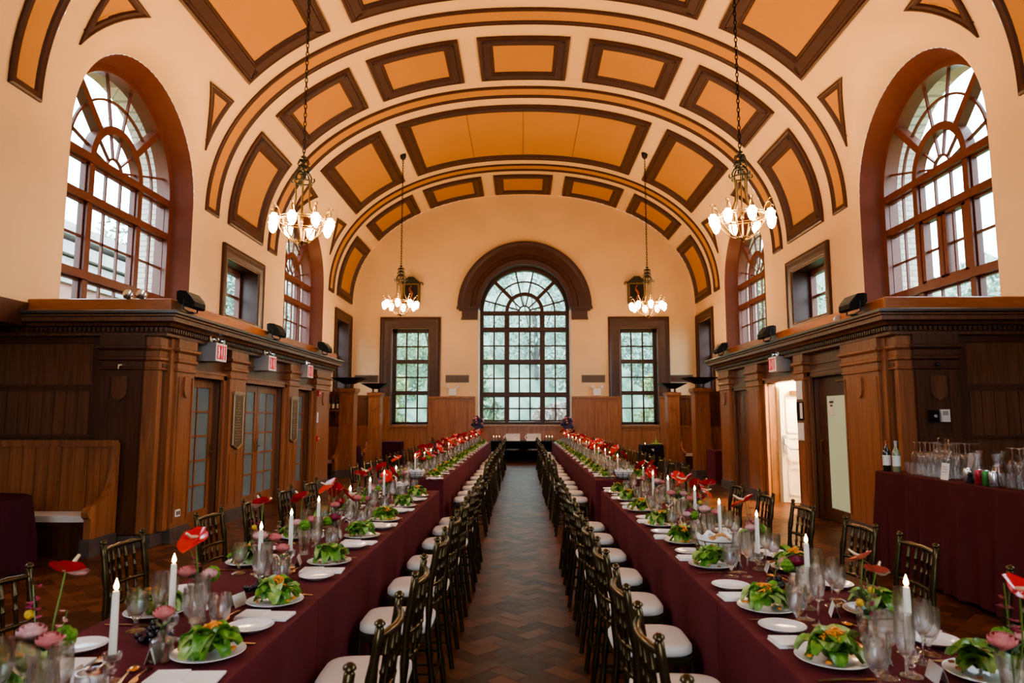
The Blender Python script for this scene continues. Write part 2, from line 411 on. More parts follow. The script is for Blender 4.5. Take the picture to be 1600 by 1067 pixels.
for yc, y0, y1, lb in ((10.55,8.72,12.40,'over the near windows'),(18.98,17.10,20.88,'over the far windows')):
    rect_coffer(y0, y1, 59.5, 120.5, .36, 'wide ochre crown panel with seams '+lb, 3)
    for sx in (-1,1):
        rect_coffer(y0, y1, mir(125,sx), mir(147.2,sx), .37, 'square ochre coffer on the %s slope %s' % (SIDE[sx], lb))
        for dy in (-1,1):
            st = s_of(mir(152.6,sx)); arc = []
            for k in range(9):
                ph = RD(62-34.0*k/8); yy = yc+dy*2.10*cos(ph); zz = Z0+2.25*sin(ph)
                t = math.asin(min(1,((zz-Z0)/B))**(NE/2)); tt = math.degrees(t)
                arc.append((yy, s_of(tt if sx > 0 else 180-tt)))
            yr = yc+dy*1.87
            coffer([(yr, st)] + arc, .12, 'small triangular ochre coffer %s the %s window, %s' % ('before' if dy < 0 else 'beyond', SIDE[sx], lb))

# walls
ZB = 2.6
def side_wall(sx):
    m = MB(); out = [(YB,0),(-2,0),(-2,2.99),(8.5,2.99),(8.5,0),(YE,0),(YE,Z0)]
    for c in sorted(WC, reverse=True):
        out += [(c+RO, Z0)] + [(c+RO, ZB),(c-RO, ZB)] + [(c-RO, Z0)]
    out += [(YB,Z0)]
    holes = [[(13.92,3.70),(15.60,3.70),(15.60,4.88),(13.92,4.88)], [(22.42,1.35),(23.98,1.35),(23.98,4.85),(22.42,4.85)]]
    m.holed([out]+holes, lambda y,z: (sx*A, y, z))
    o = m.build('wall_'+SIDE[sx], M['plaster']); struct(o, 'cream plaster %s side wall above the oak panelling' % SIDE[sx], 'wall')
side_wall(-1); side_wall(1)
EC, ER, EZ = .05, 1.66, 5.42       # end window: centre, opening radius, springing
def arc_pts(c, z, r, a0, a1, n): return [(c+r*cos(a0+(a1-a0)*k/n), z+r*sin(a0+(a1-a0)*k/n)) for k in range(n+1)]
m = MB(); out = [(-A,0),(A,0)] + [vpt(pi*k/60) for k in range(61)]
h1 = [(EC-ER,1.28),(EC+ER,1.28)] + arc_pts(EC,EZ,ER,0,pi,32)
SWX = ((-4.06,.67),(4.14,.67))
hs = [[(c-r,1.28),(c+r,1.28),(c+r,4.72),(c-r,4.72)] for c, r in SWX]
m.holed([out,h1]+hs, lambda x,z: (x, YE, z)); struct(m.build('wall_end', M['plaster']), 'cream plaster end wall with the great arched window', 'wall')
m = MB(); out = [(-A,0),(A,0)] + [vpt(pi*k/60) for k in range(61)]
h1 = [(-2.0,1.2),(2.0,1.2)] + arc_pts(0,4.6,2.0,0,pi,32)
m.holed([out,h1], lambda x,z: (x, YB, z)); struct(m.build('wall_back', M['plaster']), 'cream plaster wall behind the camera', 'wall')

# ------------------------------------------------------------------ windows
def bar(m, u0, z0, u1, z1, w, d0, d1):
    d = Vector((u1-u0, z1-z0)).normalized(); n = Vector((-d.y, d.x))*w/2
    q = [(u0+n.x,z0+n.y),(u0-n.x,z0-n.y),(u1-n.x,z1-n.y),(u1+n.x,z1+n.y)]
    m.prism(q, lambda a,b: (a,b,d0), lambda a,b: (a,b,d1))
def ring(m, cu, cz, r0, r1, a0, a1, d0, d1, n=24):
    rs = []
    for k in range(n+1):
        a = a0+(a1-a0)*k/n; c, s_ = cos(a), sin(a)
        rs.append([(cu+r0*c,cz+r0*s_,d0),(cu+r1*c,cz+r1*s_,d0),(cu+r1*c,cz+r1*s_,d1),(cu+r0*c,cz+r0*s_,d1)])
    m.rings(rs, True, True)
def wmap(side):
    if side == 'end': return lambda u,z,w: (u, YE+w, z)
    sx = 1 if side == 'right' else -1
    return lambda u,z,w: (sx*(A+w), u, z)
def arch_window(n, side, c, zb, zs, R, RI, trans, mid, label, brick=True, depth=.36, mcol='frame', casement=False, rcol=None, full=True):
    mp = wmap(side); m = MB(mp); K = M[mcol]
    # splayed reveal from wall to frame
    path = lambda r, z: [(c-r, zb)] + arc_pts(c, z, r, pi, 0, 36) + [(c+r, zb)]
    a, b = path(R, Z0 if side != 'end' else zs), path(RI+.02, zs)
    rs = [[(u,z,0) for u,z in a],[(u,z,depth) for u,z in b]]
    m.m = 1 if rcol else 0
    if rcol:
        m.rings([r_[:2] for r_ in rs], False, False); m.rings([r_[-2:] for r_ in rs], False, False); m.m = 0; m.rings([r_[1:-1] for r_ in rs], False, False)
    else: m.rings(rs, False, False)
    m.m = 0
    m.poly([(c-R,zb,0),(c+R,zb,0),(c+R,zb,depth+.1),(c-R,zb,depth+.1)])
    ring(m, c, zs, RI-.09, RI+.05, 0, pi, depth-.02, depth+.22, 40)
    for sg in (-1,1): bar(m, c+sg*(RI-.02), zb, c+sg*(RI-.02), zs, .14, depth-.02, depth+.22)
    bar(m, c-RI, zb+.05, c+RI, zb+.05, .10, depth-.03, depth+.22)
    o = m.build('window_%d' % n, [K]+([rcol] if rcol else []), smooth=40); struct(o, label, 'window')
    if not full: return o
    mm = MB(mp); mu = .405*RI; d0, d1 = depth+.02, depth+.17
    for sg in (-1,1): bar(mm, c+sg*mu, zb, c+sg*mu, zs-.03, .125, d0, d1)
    mm.build('mullion', K, o)
    mm = MB(mp)
    for z in trans: bar(mm, c-RI, z, c+RI, z, .125, d0-.03, d1)
    mm.build('transom', K, o)
    mm = MB(mp); ro = mu+.06
    ring(mm, c, zs, ro-.125, ro, 0, pi, d0, d1, 28)
    for a_ in (pi/4, 3*pi/4): bar(mm, c+ro*cos(a_), zs+ro*sin(a_), c+RI*cos(a_), zs+RI*sin(a_), .12, d0, d1)
    mm.build('fan_frame', K, o, smooth=40)
    mm = MB(mp); e0, e1 = depth+.08, depth+.12; t = .052 if side == 'end' else .034; ri = ro-.125
    r2 = .205*RI/1.6
    ring(mm, c, zs, r2-t/2, r2+t/2, 0, pi, e0, e1, 16)
    for a_ in (15,42,77,103,138,165): bar(mm, c+r2*cos(RD(a_)), zs+r2*sin(RD(a_)), c+ri*cos(RD(a_)), zs+ri*sin(RD(a_)), t*.9, e0, e1)
    rm = (ro+RI-.09)/2
    ring(mm, c, zs, rm-t/2, rm+t/2, 0, pi, e0, e1, 32)
    for a_ in (15.5,77.5,102.5,164.5): bar(mm, c+ro*cos(RD(a_)), zs+ro*sin(RD(a_)), c+(RI-.08)*cos(RD(a_)), zs+(RI-.08)*sin(RD(a_)), t, e0, e1)
    zl = [zb+.08] + list(trans)
    cols = [(c-RI+.07, c-mu-.06, 1), (c-mu+.06, c+mu-.06, 2), (c+mu+.06, c+RI-.07, 1)]
    for k, (z0, z1) in enumerate(zip(zl, zl[1:])):
        z0 += .06; z1 -= .06
        for (u0, u1, nv) in cols:
            for q in range(1, nv+1):
                u = u0+(u1-u0)*q/(nv+1); bar(mm, u, z0, u, z1, t, e0, e1)
            if mid[k]: bar(mm, u0, (z0+z1)/2, u1, (z0+z1)/2, t, e0, e1)
            for (p, q, r, s_) in ((u0,z0,u1,z0),(u0,z1,u1,z1),(u0,z0,u0,z1),(u1,z0,u1,z1)): bar(mm, p, q, r, s_, .06, e0-.015, e1+.01)
    mm.build('muntin', K, o, smooth=40)
    if casement:
        mm = MB(mp); z0, z1 = trans[-3]+.07, trans[-2]-.07
        for (u0,u1) in ((c-mu+.08,c-.015),(c+.015,c+mu-.08)):
            for (p,q,r,s_) in ((u0,z0,u1,z0),(u0,z1,u1,z1),(u0+.04,z0,u0+.04,z1),(u1-.04,z0,u1-.04,z1)): bar(mm, p,q,r,s_, .085, e0-.05, e1+.03)
        mm.build('casement', K, o)
    mm = MB(mp); lp = [(c-RI, zb)] + [(c+RI, zb)] + arc_pts(c, zs, RI, 0, pi, 32)
    mm.holed([lp], lambda u,z: (u,z,depth+.10)); mm.build('window_glass', M['pane_w' if side == 'end' else 'pane'], o)
    if brick:
        mm = MB(mp); rr = RI-.03
        rs = [[(u,z,w) for u,z in [(c-rr, zb-.5)] + arc_pts(c, zs, rr, pi, 0, 28) + [(c+rr, zb-.5)]] for w in (depth+.23, depth+.55)]
        mm.rings(rs, False, False)
        mm.build('brick_jamb', M['brick'], o, smooth=40)
    return o
TR = [3.68, 4.86, 5.48]
wn = 1
for c, lb in ((WC[0],'near'),(WC[1],'far')):
    for sd in ('left','right'):
        arch_window(wn, sd, c, ZB, 5.52, RO, 1.62, TR, [1,1,0], '%s great arched window in the %s wall, red-brown frame' % (lb, sd), casement=(wn == 2)); wn += 1
for sd in ('left','right'):
    arch_window(wn, sd, WC[2], ZB, 5.52, RO, 1.62, TR, [1,1,0], 'great arched window in the %s wall behind the camera' % sd, full=False); wn += 1
o = arch_window(wn, 'end', EC, 1.28, EZ, ER, 1.60, [2.36,3.55,4.74,5.36], [1,1,1,0], 'tall arched window filling the middle of the end wall', brick=False, depth=.42, mcol='trim', rcol=M['reveal']); wn += 1
# arched casing with impost blocks
m = MB(wmap('end'))
pr = [(1.60,.03),(1.60,-.05),(1.76,-.07),(1.80,-.045),(1.92,-.045),(1.95,-.09),(2.22,-.09),(2.27,-.13),(2.36,-.15),(2.42,-.15),(2.42,.0)]
rs = [[(EC+r*cos(pi*k/48), 5.48+r*sin(pi*k/48), w) for r, w in pr] for k in range(49)]
m.rings(rs, False, False); m.build('arch_casing', M['trim'], o, smooth=35)
m = MB(wmap('end'))
for sg in (-1,1):
    for u0,u1,z0,z1,d in ((1.70,2.28,5.04,5.12,.12),(1.70,2.26,5.12,5.36,.09),(1.68,2.36,5.36,5.42,.15),(1.66,2.44,5.42,5.50,.20)):
        ua, ub = sorted((EC+sg*u0, EC+sg*u1)); m.box(ua, z0, -d, ub, z1, .02)
m.build('impost', M['trim'], o)
def casing_frame(m, u0, u1, z0, z1, w, three=True):
    """flat moulded casing around a rectangle (outer size), at depth 0 inward"""
    prof = [(0,0),(0,-.06),(.05,-.075),(.09,-.05),(.15,-.05),(.18,-.035),(w-.05,-.035),(w-.02,-.02),(w,.01)]
    lp = [(u0,z0),(u1,z0),(u1,z1),(u0,z1)]
    m.rings([[(u,z,h) for u,z in inset(lp,d)] for d,h in prof], True, False)
def rect_window(n, side, c0, c1, z0, z1, cas, depth, label, cols, rows, trans, K='trim', rv=None, ccol='trim'):
    mp = wmap(side); m = MB(mp); 
    casing_frame(m, c0-cas, c1+cas, z0-cas, z1+cas, cas)
    m.m = 1
    for (a,b,c,d) in ((c0,z0,c0,z1),(c1,z0,c1,z1),(c0,z0,c1,z0),(c0,z1,c1,z1)):
        m.poly([(a,b,0),(c,d,0),(c,d,depth+.1),(a,b,depth+.1)])
    o = m.build('window_%d' % n, [M[ccol], rv or M[ccol]], smooth=30); struct(o, label, 'window')
    mm = MB(mp)
    for (a,b,c,d) in ((c0+.05,z0,c0+.05,z1),(c1-.05,z0,c1-.05,z1),(c0,z0+.05,c1,z0+.05),(c0,z1-.05,c1,z1-.05)): bar(mm, a,b,c,d,.10,depth,depth+.12)
    for t in trans: bar(mm, c0, t, c1, t, .14, depth-.03, depth+.12)
    mm.build('sash_frame', M[K], o)
    mm = MB(mp); zl = [z0+.05]+list(trans)+[z1-.05]
    for k in range(1, cols): u = c0+.05+(c1-c0-.1)*k/cols; bar(mm, u, z0, u, z1, .05, depth+.03, depth+.09)
    for a, b in zip(zl, zl[1:]):
        for k in range(1, rows): z = a+(b-a)*k/rows; bar(mm, c0, z, c1, z, .05, depth+.03, depth+.09)
    mm.build('muntin', M[K], o)
    mm = MB(mp); mm.poly([(c0,z0,depth+.06),(c1,z0,depth+.06),(c1,z1,depth+.06),(c0,z1,depth+.06)]); mm.build('window_glass', M['pane_w' if side == 'end' else 'pane'], o)
    return o
for (c, r), sd in zip(SWX, ('left','right')):
    rect_window(wn, 'end', c-r, c+r, 1.28, 4.72, .42, .40, 'tall three-sash window in the end wall, %s of the arched one' % sd, 3, 2, [2.42,3.56], rv=M['trim']); wn += 1
for sd in ('left','right'):
    rect_window(wn, sd, 13.92, 15.60, 3.70, 4.88, .27, .38, 'small square window high in the %s wall between the great arches' % sd, 2, 2, [], K='frame', ccol='trim'); wn += 1
    rect_window(wn, sd, 22.42, 23.98, 1.35, 4.85, .30, .38, 'tall narrow window in the %s wall by the end corner' % sd, 2, 2, [2.5,3.65], K='frame', ccol='trim'); wn += 1
# ------------------------------------------------------------------ oak partitions either side of the aisle
AX = 7.6
PX, PF, PY0, PY1 = 4.50, 4.60, 8.42, 15.85       # pilaster face, recessed face, front end, far end
CAP = [(.004,2.16),(.018,2.17),(.018,2.19),(.005,2.20),(.005,2.27),(.03,2.29),(.03,2.32),(.015,2.335),(.015,2.40),(.05,2.43),(.05,2.46),(.02,2.47),(.02,2.60)]
def mx(sx): return lambda x,y,z: (sx*x, y, z)
def shield(m, cx_, cz, w, h, put):
    pts = [(-w,h),(-w*.55,h*1.12),(0,h),(w*.55,h*1.12),(w,h),(w,-h*.35),(w*.7,-h*.8),(0,-h*1.1),(-w*.7,-h*.8),(-w,-h*.35)]
    pts = [(cx_+a, cz+b) for a,b in pts]; m.prism(pts, lambda a,b: put(a,b,0), lambda a,b: put(a,b,.028))
def aisle_pilaster(root, sx, y0, y1, sh=False, low=False, face=PX, top=2.62):
    m = MB(mx(sx)); m.box(face, y0, .16, PF+.02, y1, top)
    m.sweep(CAP, [(PF+.02,y1),(face,y1),(face,y0),(PF+.02,y0)])
    yc, w = (y0+y1)/2, (y1-y0)/2
    if low:
        for k in (-1,1): m.box(face-.012, yc+k*w*.42-w*.33, .26, face+.01, yc+k*w*.42+w*.33, 1.02)
    elif w > .12:
        for a,b,c,d in ((y0+.04,.24,y0+.055,2.10),(y1-.055,.24,y1-.04,2.10)): m.box(face-.012,a,b,face+.01,c,d)
    o = m.build('pilaster', M['wood_l'], root)
    m = MB(mx(sx)); m.box(face-.025, y0-.025, 0, PF+.03, y1+.025, .15); m.box(face-.012, y0-.012, .15, PF+.03, y1+.012, .175); m.build('plinth', M['stone'], o)
    if sh:
        m = MB(mx(sx)); shield(m, yc, 1.97, .07, .13, lambda a,b,d: (face-d,a,b)); m.build('shield_ornament', M['wood_l'], o)
    return o
def oak_partition(sx, doors, pils, nm):
    m = MB(mx(sx))
    outer = [(PY0+.06,0),(PY1-.02,0),(PY1-.02,2.62),(PY0+.06,2.62)]
    m.holed([outer] + [[(a,0.0015),(b,.0015),(b,t),(a,t)] for a,b,t,dp in doors], lambda y,z: (PF,y,z))
    for a,b,t,dp in doors:
        for (p,q,r,s_) in ((a,0,a,t),(b,0,b,t),(a,t,b,t)): m.poly([(PF,p,q),(PF,r,s_),(PF+dp,r,s_),(PF+dp,p,q)])
    m.poly([(PF,PY0+.06,0),(AX,PY0+.06,0),(AX,PY0+.06,2.62),(PF,PY0+.06,2.62)]); m.poly([(AX,-2,0),(AX,PY0+.06,0),(AX,PY0+.06,3.4),(AX,-2,3.4)]); m.poly([(A,-2,3.4),(AX,-2,3.4),(AX,PY0+.5,3.4),(A,PY0+.5,3.4)]); m.poly([(A,-2,0),(AX,-2,0),(AX,-2,3.4),(A,-2,3.4)])
    m.poly([(PF,PY1-.02,0),(A,PY1-.02,0),(A,PY1-.02,2.62),(PF,PY1-.02,2.62)])
    m.poly([(PX,PY0,2.9),(AX,PY0,2.9),(AX,PY1,2.9),(PX,PY1,2.9)])
    root = m.build('wall_%s_panelling' % SIDE[sx], M['wood']); struct(root, 'oak panelled partition along the %s of the aisle under the great windows' % SIDE[sx], 'panelling')
    path = [(A,PY1),(PX,PY1),(PX,PY0),(AX,PY0)]
    m = MB(mx(sx)); m.sweep([(-.15,2.58),(0,2.58),(.03,2.59),(.03,2.625),(.045,2.63),(.045,2.69),(.10,2.70),(.12,2.735),(.20,2.75),(.20,2.80),(.225,2.81),(.225,2.83),(-.1,2.83)], path); m.build('cornice', M['wood'], root)
    m = MB(mx(sx))
    k = PY0-.03
    while k < PY1: m.box(PX-.085, k, 2.637, PX-.04, k+.034, 2.686); k += .06
    k = PX
    while k < AX: m.box(k, PY0-.085, 2.637, k+.034, PY0-.04, 2.686); k += .06
    m.build('dentil_band', M['wood_d'], root)
    m = MB(mx(sx)); m.sweep([(0,2.83),(.23,2.83),(.25,2.845),(.25,2.872),(.235,2.885),(0,2.89)], path); m.build('metal_band', M['band'], root)
    m = MB(mx(sx)); m.sweep([(.0,2.885),(.10,2.885),(.10,3.035),(.07,3.05),(-.12,3.05),(-.12,2.9)], path); m.build('parapet', M['parapet'], root)
    m = MB(mx(sx)); m.box(A-.015,-2,2.70,A+.05,PY0-.11,2.992); m.build('header_beam', M['wood_d'], root)
    # plain frieze boards above the door heads
    m = MB(mx(sx)); 
    for z0,z1,o_ in ((2.20,2.25,.035),(2.40,2.43,.02)): m.box(PF-o_, PY0+.1, z0, PF+.01, PY1-.1, z1)
    m.build('frieze_moulding', M['wood'], root)
    for a,b,sh,low in pils: aisle_pilaster(root, sx, a, b, sh, low)
    # front faces towards the camera
    m = MB(mx(sx)); x0,x1,yf = 4.76,5.28,PY0-.02
    m.box(x0, yf, .16, x1, PY0+.08, 2.62); m.sweep(CAP, [(x0,PY0+.08),(x0,yf),(x1,yf),(x1,PY0+.08)])
    for a,b in ((x0,x0+.13),(x1-.13,x1)): m.box(a,yf-.018,.2,b,yf+.01,2.15)
    m.box(x0+.01,yf-.0155,2.06,x1-.01,yf+.01,2.145); m.box(x0+.01,yf-.0155,1.28,x1-.01,yf+.01,1.38)
    o = m.build('pilaster', M['wood_d'], root)
    m = MB(mx(sx)); m.box(x0-.025,yf-.025,0,x1+.025,PY0+.08,.15); m.build('plinth', M['stone'], o)
    m = MB(mx(sx)); shield(m, 5.02, 1.93, .095, .14, lambda a,b,d: (a, yf-d, b)); m.build('shield_ornament', M['wood'], o)
    m = MB(mx(sx)); m.lathe([(.006,0),(.03,.01),(.03,.03),(.012,.04)], (5.02,yf-.03,2.20), 10); m.tube([(5.02,yf-.02,2.24),(5.02,yf-.06,2.22),(5.02,yf-.07,2.17),(5.02,yf-.04,2.15)], .009, 6); m.build('coat_hook', M['silver'] if sx < 0 else M['iron'], o)
    m = MB(mx(sx)); m.box(4.58,PY0+.03,.16,4.77,PY0+.12,2.62); m.sweep(CAP, [(4.58,PY0+.3),(4.58,PY0+.03),(4.77,PY0+.03)]); m.box(4.53,PY0+.22,.16,4.70,PY0+.36,2.62)
    o = m.build('corner_pier', M['wood_l'], root)
    m = MB(mx(sx)); m.box(4.56,PY0+.01,0,4.77,PY0+.3,.15); m.build('plinth', M['stone'], o)
    # wall panels behind the settle
    m = MB(mx(sx)); yw = PY0+.06
    m.box(5.29,yw-.025,1.90,AX,yw,1.98); m.box(5.29,yw-.025,2.50,AX,yw,2.60); m.box(5.29,yw-.03,1.37,5.42,yw,2.55)
    m.box(5.285,yw-.06,1.325,AX,yw,1.365)
    m.box(5.29,yw-.03,.16,AX,yw,.5)
    m.build('panel_rail', M['wood_d'], root)
    m = MB(mx(sx)); x = 5.43
    while x < AX: m.box(x+.004, yw-.016, 1.36, min(x+.146,AX), yw+.0, 1.91); x += .15
    m.build('board_panel', M['wood'], root)
    return root
DL = [(9.33,10.27,2.13,.18),(11.07,12.94,2.13,.18),(13.68,14.62,2.13,.18)]
PL = [(8.76,9.22,True,False),(10.37,10.97,False,True),(13.04,13.58,False,True),(14.74,15.80,True,False)]
oak_partition(-1, DL, PL, 'left')
DR = [(9.82,10.97,2.22,.12),(11.52,13.00,2.20,.16),(14.04,14.92,2.13,.07)]
PR = [(8.76,9.72,True,False),(11.08,11.42,False,False),(13.20,13.92,False,False),(15.06,15.80,True,False)]
oak_partition(1, DR, PR, 'right')

ND = [0]
def door_root(sx, y0, y1, t, label, cas=.09, K='wood_l'):
    ND[0] += 1; m = MB(mx(sx))
    for (a,b,c,d) in ((y0-cas,0,y0,t+cas),(y1,0,y1+cas,t+cas),(y0-cas,t,y1+cas,t+cas)):
        m.box(PF-.05,a,b,PF+.012,c,d)
    m.box(PF-.062,y0-cas-.01,t+cas-.03,PF+.01,y1+cas+.01,t+cas)
    o = m.build('door_%d' % ND[0], M[K]); struct(o, label, 'door'); return o
def french_leaf(root, sx, y0, y1, z1, x, K='wood_l', cols=2, rows=5, hinge=1):
    m = MB(mx(sx)); st, z0 = .10, .012
    for (a,b,c,d) in ((y0,z0,y0+st,z1),(y1-st,z0,y1,z1),(y0+st,z0,y1-st,z0+.24),(y0+st,z1-.12,y1-st,z1)): m.box(x-.022,a,b,x+.022,c,d)
    ya,yb,za,zb = y0+st,y1-st,z0+.24,z1-.12
    for k in range(1,cols): y = ya+(yb-ya)*k/cols; m.box(x-.016,y-.014,za,x+.016,y+.014,zb)
    for k in range(1,rows): z = za+(zb-za)*k/rows; m.box(x-.016,ya,z-.014,x+.016,yb,z+.014)
    o = m.build('door_leaf', M[K], root)
    m = MB(mx(sx)); m.box(x-.004,ya,za,x+.004,yb,zb); m.build('frosted_panes', M['frost'], o)
    m = MB(mx(sx)); yh = y1-.05 if hinge < 0 else y0+.05
    m.box(x-.03,yh-.02,.98,x-.02,yh+.02,1.16); m.tube([(x-.03,yh,1.07),(x-.07,yh,1.07),(x-.075,yh+.09*hinge,1.07)], .009, 6); m.build('door_handle', M['brass'], o)
for (y0,y1,t,dp),lb in zip(DL, ('first','middle','third')):
    o = door_root(-1, y0, y1, t, '%s french door with frosted panes in the left panelling' % lb)
    x = PF+.13
    if y1-y0 > 1.2:
        mid = (y0+y1)/2; french_leaf(o,-1,y0,mid-.006,t-.01,x,hinge=-1); french_leaf(o,-1,mid+.006,y1,t-.01,x)
    else: french_leaf(o,-1,y0,y1,t-.01,x,hinge=-1)
# right: dark door with long frosted light
y0,y1,t,dp = DR[0]; o = door_root(1,y0,y1,t,'dark oak door with one long lit frosted pane near the bar', K='wood')
m = MB(mx(1)); x = PF+.10; gl = (y0+.12, y1-.25, .20, 1.90)
for (a,b,c,d) in ((y0,.01,gl[0],t),(gl[1],.01,y1,t),(gl[0],.01,gl[1],gl[2]),(gl[0],gl[3],gl[1],t)): m.box(x-.022,a,b,x+.022,c,d)
lf = m.build('door_leaf', M['wood_d'], o)
m = MB(mx(1)); m.box(x-.006,gl[0],gl[2],x+.006,gl[1],gl[3]); m.build('frosted_pane', M['frost_y'], lf)
m = MB(mx(1)); yh = y1-.11; m.tube([(x-.02,yh,1.22),(x-.07,yh,1.20),(x-.07,yh,1.02),(x-.02,yh,1.0)], .011, 6); m.build('door_handle', M['brass'], lf)
m = MB(mx(1)); m.box(x-.05,y0+.12,2.10,x-.02,y0+.50,2.135); m.build('door_closer', M['brass'], lf)
# right: lit doorway into a corridor, white door leaf standing open
y0,y1,t,dp = DR[1]; o = door_root(1,y0,y1,t,'open doorway to a brightly lit corridor in the right panelling', K='wood_l')
m = MB(mx(1))
for q in ([(PF+.16,y0-.5,0),(6.15,y0-.5,0),(6.15,y0-.5,2.6),(PF+.16,y0-.5,2.6)],[(PF+.16,y1+.02,0),(6.15,y1+.02,0),(6.15,y1+.02,2.6),(PF+.16,y1+.02,2.6)],[(6.15,y0-.5,0),(6.15,y1+.02,0),(6.15,y1+.02,2.6),(6.15,y0-.5,2.6)],
          [(PF+.16,y0-.5,2.58),(6.15,y0-.5,2.58),(6.15,y1+.02,2.58),(PF+.16,y1+.02,2.58)],[(PF+.165,y0-.5,0),(PF+.165,y0,0),(PF+.165,y0,2.6),(PF+.165,y0-.5,2.6)],[(PF+.165,y0,t),(PF+.165,y1,t),(PF+.165,y1,2.6),(PF+.165,y0,2.6)]): m.poly(q)
m.build('corridor_lining', M['corridor'], o)
def wl(u,d,z):    # white leaf local: u from hinge, d thickness towards the camera
    hx, hy, a = PF+.20, y1-.05, RD(-24); return (hx+u*cos(a)+d*sin(a), hy+u*sin(a)-d*cos(a), z)
m = MB(wl); m.box(0,0,.012,.92,.04,t-.03)
for (a,b,c,d) in ((.10,.14,.82,.18),(.10,.62,.82,.66),(.10,.74,.82,.78),(.10,1.18,.82,1.22),(.10,1.28,.82,1.32),(.10,1.92,.82,1.96)): m.box(a,.04,b,c,.052,d)
for u in (.10,.78):
    for b,d in ((.14,.66),(.74,1.22),(1.28,1.96)): m.box(u,.04,b,u+.04,.052,d)
lf = m.build('door_leaf', M['wdoor'], o)
m = MB(wl); m.tube([(.07,.05,1.18),(.07,.11,1.08),(.16,.13,.99),(.80,.13,.99),(.86,.06,.99)], .018, 8); m.box(.04,.04,.92,.10,.07,1.24); m.build('push_bar', M['grey'], lf)
m = MB(wl); m.box(.18,.04,1.98,.46,.10,2.06); m.tube([(.46,.07,2.03),(.70,.09,2.05)], .012, 6); m.build('door_closer', M['brass'], lf)
# right: far panelled oak door
y0,y1,t,dp = DR[2]; o = door_root(1,y0,y1,t,'closed oak panelled door at the far end of the right panelling', K='wood')
m = MB(mx(1)); x = PF+.055; m.box(x-.02,y0,.01,x+.02,y1,t)
for zb_,zt in ((.15,.62),(.68,1.16),(1.22,1.62),(1.68,2.02)):
    for k in range(2):
        ya = y0+.10+k*(y1-y0-.2)/2+.01; yb = ya+(y1-y0-.2)/2-.03; m.box(x-.034,ya,zb_,x-.018,yb,zt)
lf = m.build('door_leaf', M['wood'], o)
m = MB(mx(1)); m.sphere((x-.07,y0+.09,1.02),.028); m.tube([(x-.02,y0+.09,1.02),(x-.07,y0+.09,1.02)],.012,6); m.build('door_knob', M['brass'], lf)

# ------------------------------------------------------------------ panelling of the end bay
m = MB()
def dado(x0,x1,y,z0,z1,n):
    m.box(x0,y-.09,0,x1,y,z1); m.box(x0,y-.13,z1-.07,x1,y,z1+.004); m.box(x0,y-.112,z1-.16,x1,y-.02,z1-.13); m.box(x0,y-.115,0,x1,y-.02,.2)
    for k in range(n+1):
        xx = x0+(x1-x0-.1)*k/max(n,1); m.box(xx,y-.105,.2,xx+.1,y-.02,z1-.15)
ye = YE-.005
for sg in (-1,1):
    for a,b,z1,n in ((1.72,3.39 if sg < 0 else 3.47,2.28,2),(3.40 if sg < 0 else 3.475,4.72 if sg < 0 else 4.80,1.26,2),(4.73 if sg < 0 else 4.81,A,2.28,1)):
        p,q = sorted((sg*a,sg*b)); dado(p,q,ye,0,z1,n)
dado(EC-1.76,EC+1.76,ye,0,1.27,5)
struct(m.build('wall_end_wainscot', M['wood_l']), 'oak wainscot along the foot of the end wall', 'panelling')
def alcove(sx):
    sd = SIDE[sx]
    m = MB(mx(sx)); m.box(A-.03,PY1,0,A,22.1,2.28); m.box(A-.06,PY1,2.21,A,22.1,2.28); m.box(A-.03,22.1,0,A,YE,1.05)
    for k in range(8): m.box(A-.045,PY1+.2+k*.82,.2,A-.02,PY1+.3+k*.82,2.15)
    struct(m.build('wall_%s_wainscot' % sd, M['wood_l']), 'oak wainscot on the %s wall of the end bay' % sd, 'panelling')
    for yp, x0, x1, lb in ((18.0,4.48,4.86,'nearer'),(21.25,4.46,4.82,'farther')):
        root = thing('booth_partition', '%s oak booth partition with square pillar, %s side of the end bay' % (lb, sd), 'booth partition', (sx*4.67,yp+.2,0))
        lx = lambda x,y,z: (sx*(x)-sx*4.67, y-yp-.2, z)
        m = MB(lx); m.box(x0,yp,.18,x1,yp+.42,2.18); m.box(x0-.02,yp-.02,2.18,x1+.02,yp+.44,2.23); m.box(x0-.05,yp-.05,2.23,x1+.05,yp+.47,2.32)
        for a,b in ((x0,x0+.07),(x1-.07,x1)): m.box(a,yp-.014,.3,b,yp+.01,2.14)
        m.box(x0+.01,yp-.012,2.06,x1-.01,yp+.01,2.135); m.box(x0+.01,yp-.012,1.28,x1-.01,yp+.01,1.36)
        m.build('pillar', M['wood_l'], root)
        m = MB(lx); shield(m,(x0+x1)/2,1.90,.075,.11,lambda a,b,d:(a,yp-d,b)); m.build('shield_ornament', M['wood_l'], root)
        m = MB(lx); m.box(x0-.03,yp-.03,0,x1+.03,yp+.45,.2); m.build('plinth', M['stone'], root)
        m = MB(lx); m.box(x1,yp+.18,0,A-.05,yp+.26,2.22); m.box(x1,yp+.14,2.14,A-.05,yp+.30,2.24); m.box(x1,yp+.14,1.30,A-.05,yp+.2,1.37)
        xx = x1+.05
        while xx < A-.2: m.box(xx+.004,yp+.165,1.38,xx+.156,yp+.2,2.12); xx += .16
        m.build('panel', M['wood'], root)
        settle(root, lx, x1+.0, A-.06, yp+.16)
        torch((sx*(x0+x1)/2, yp+.21, 2.32), '%s black torchiere bowl on the oak booth pillar, %s side' % (lb, sd))
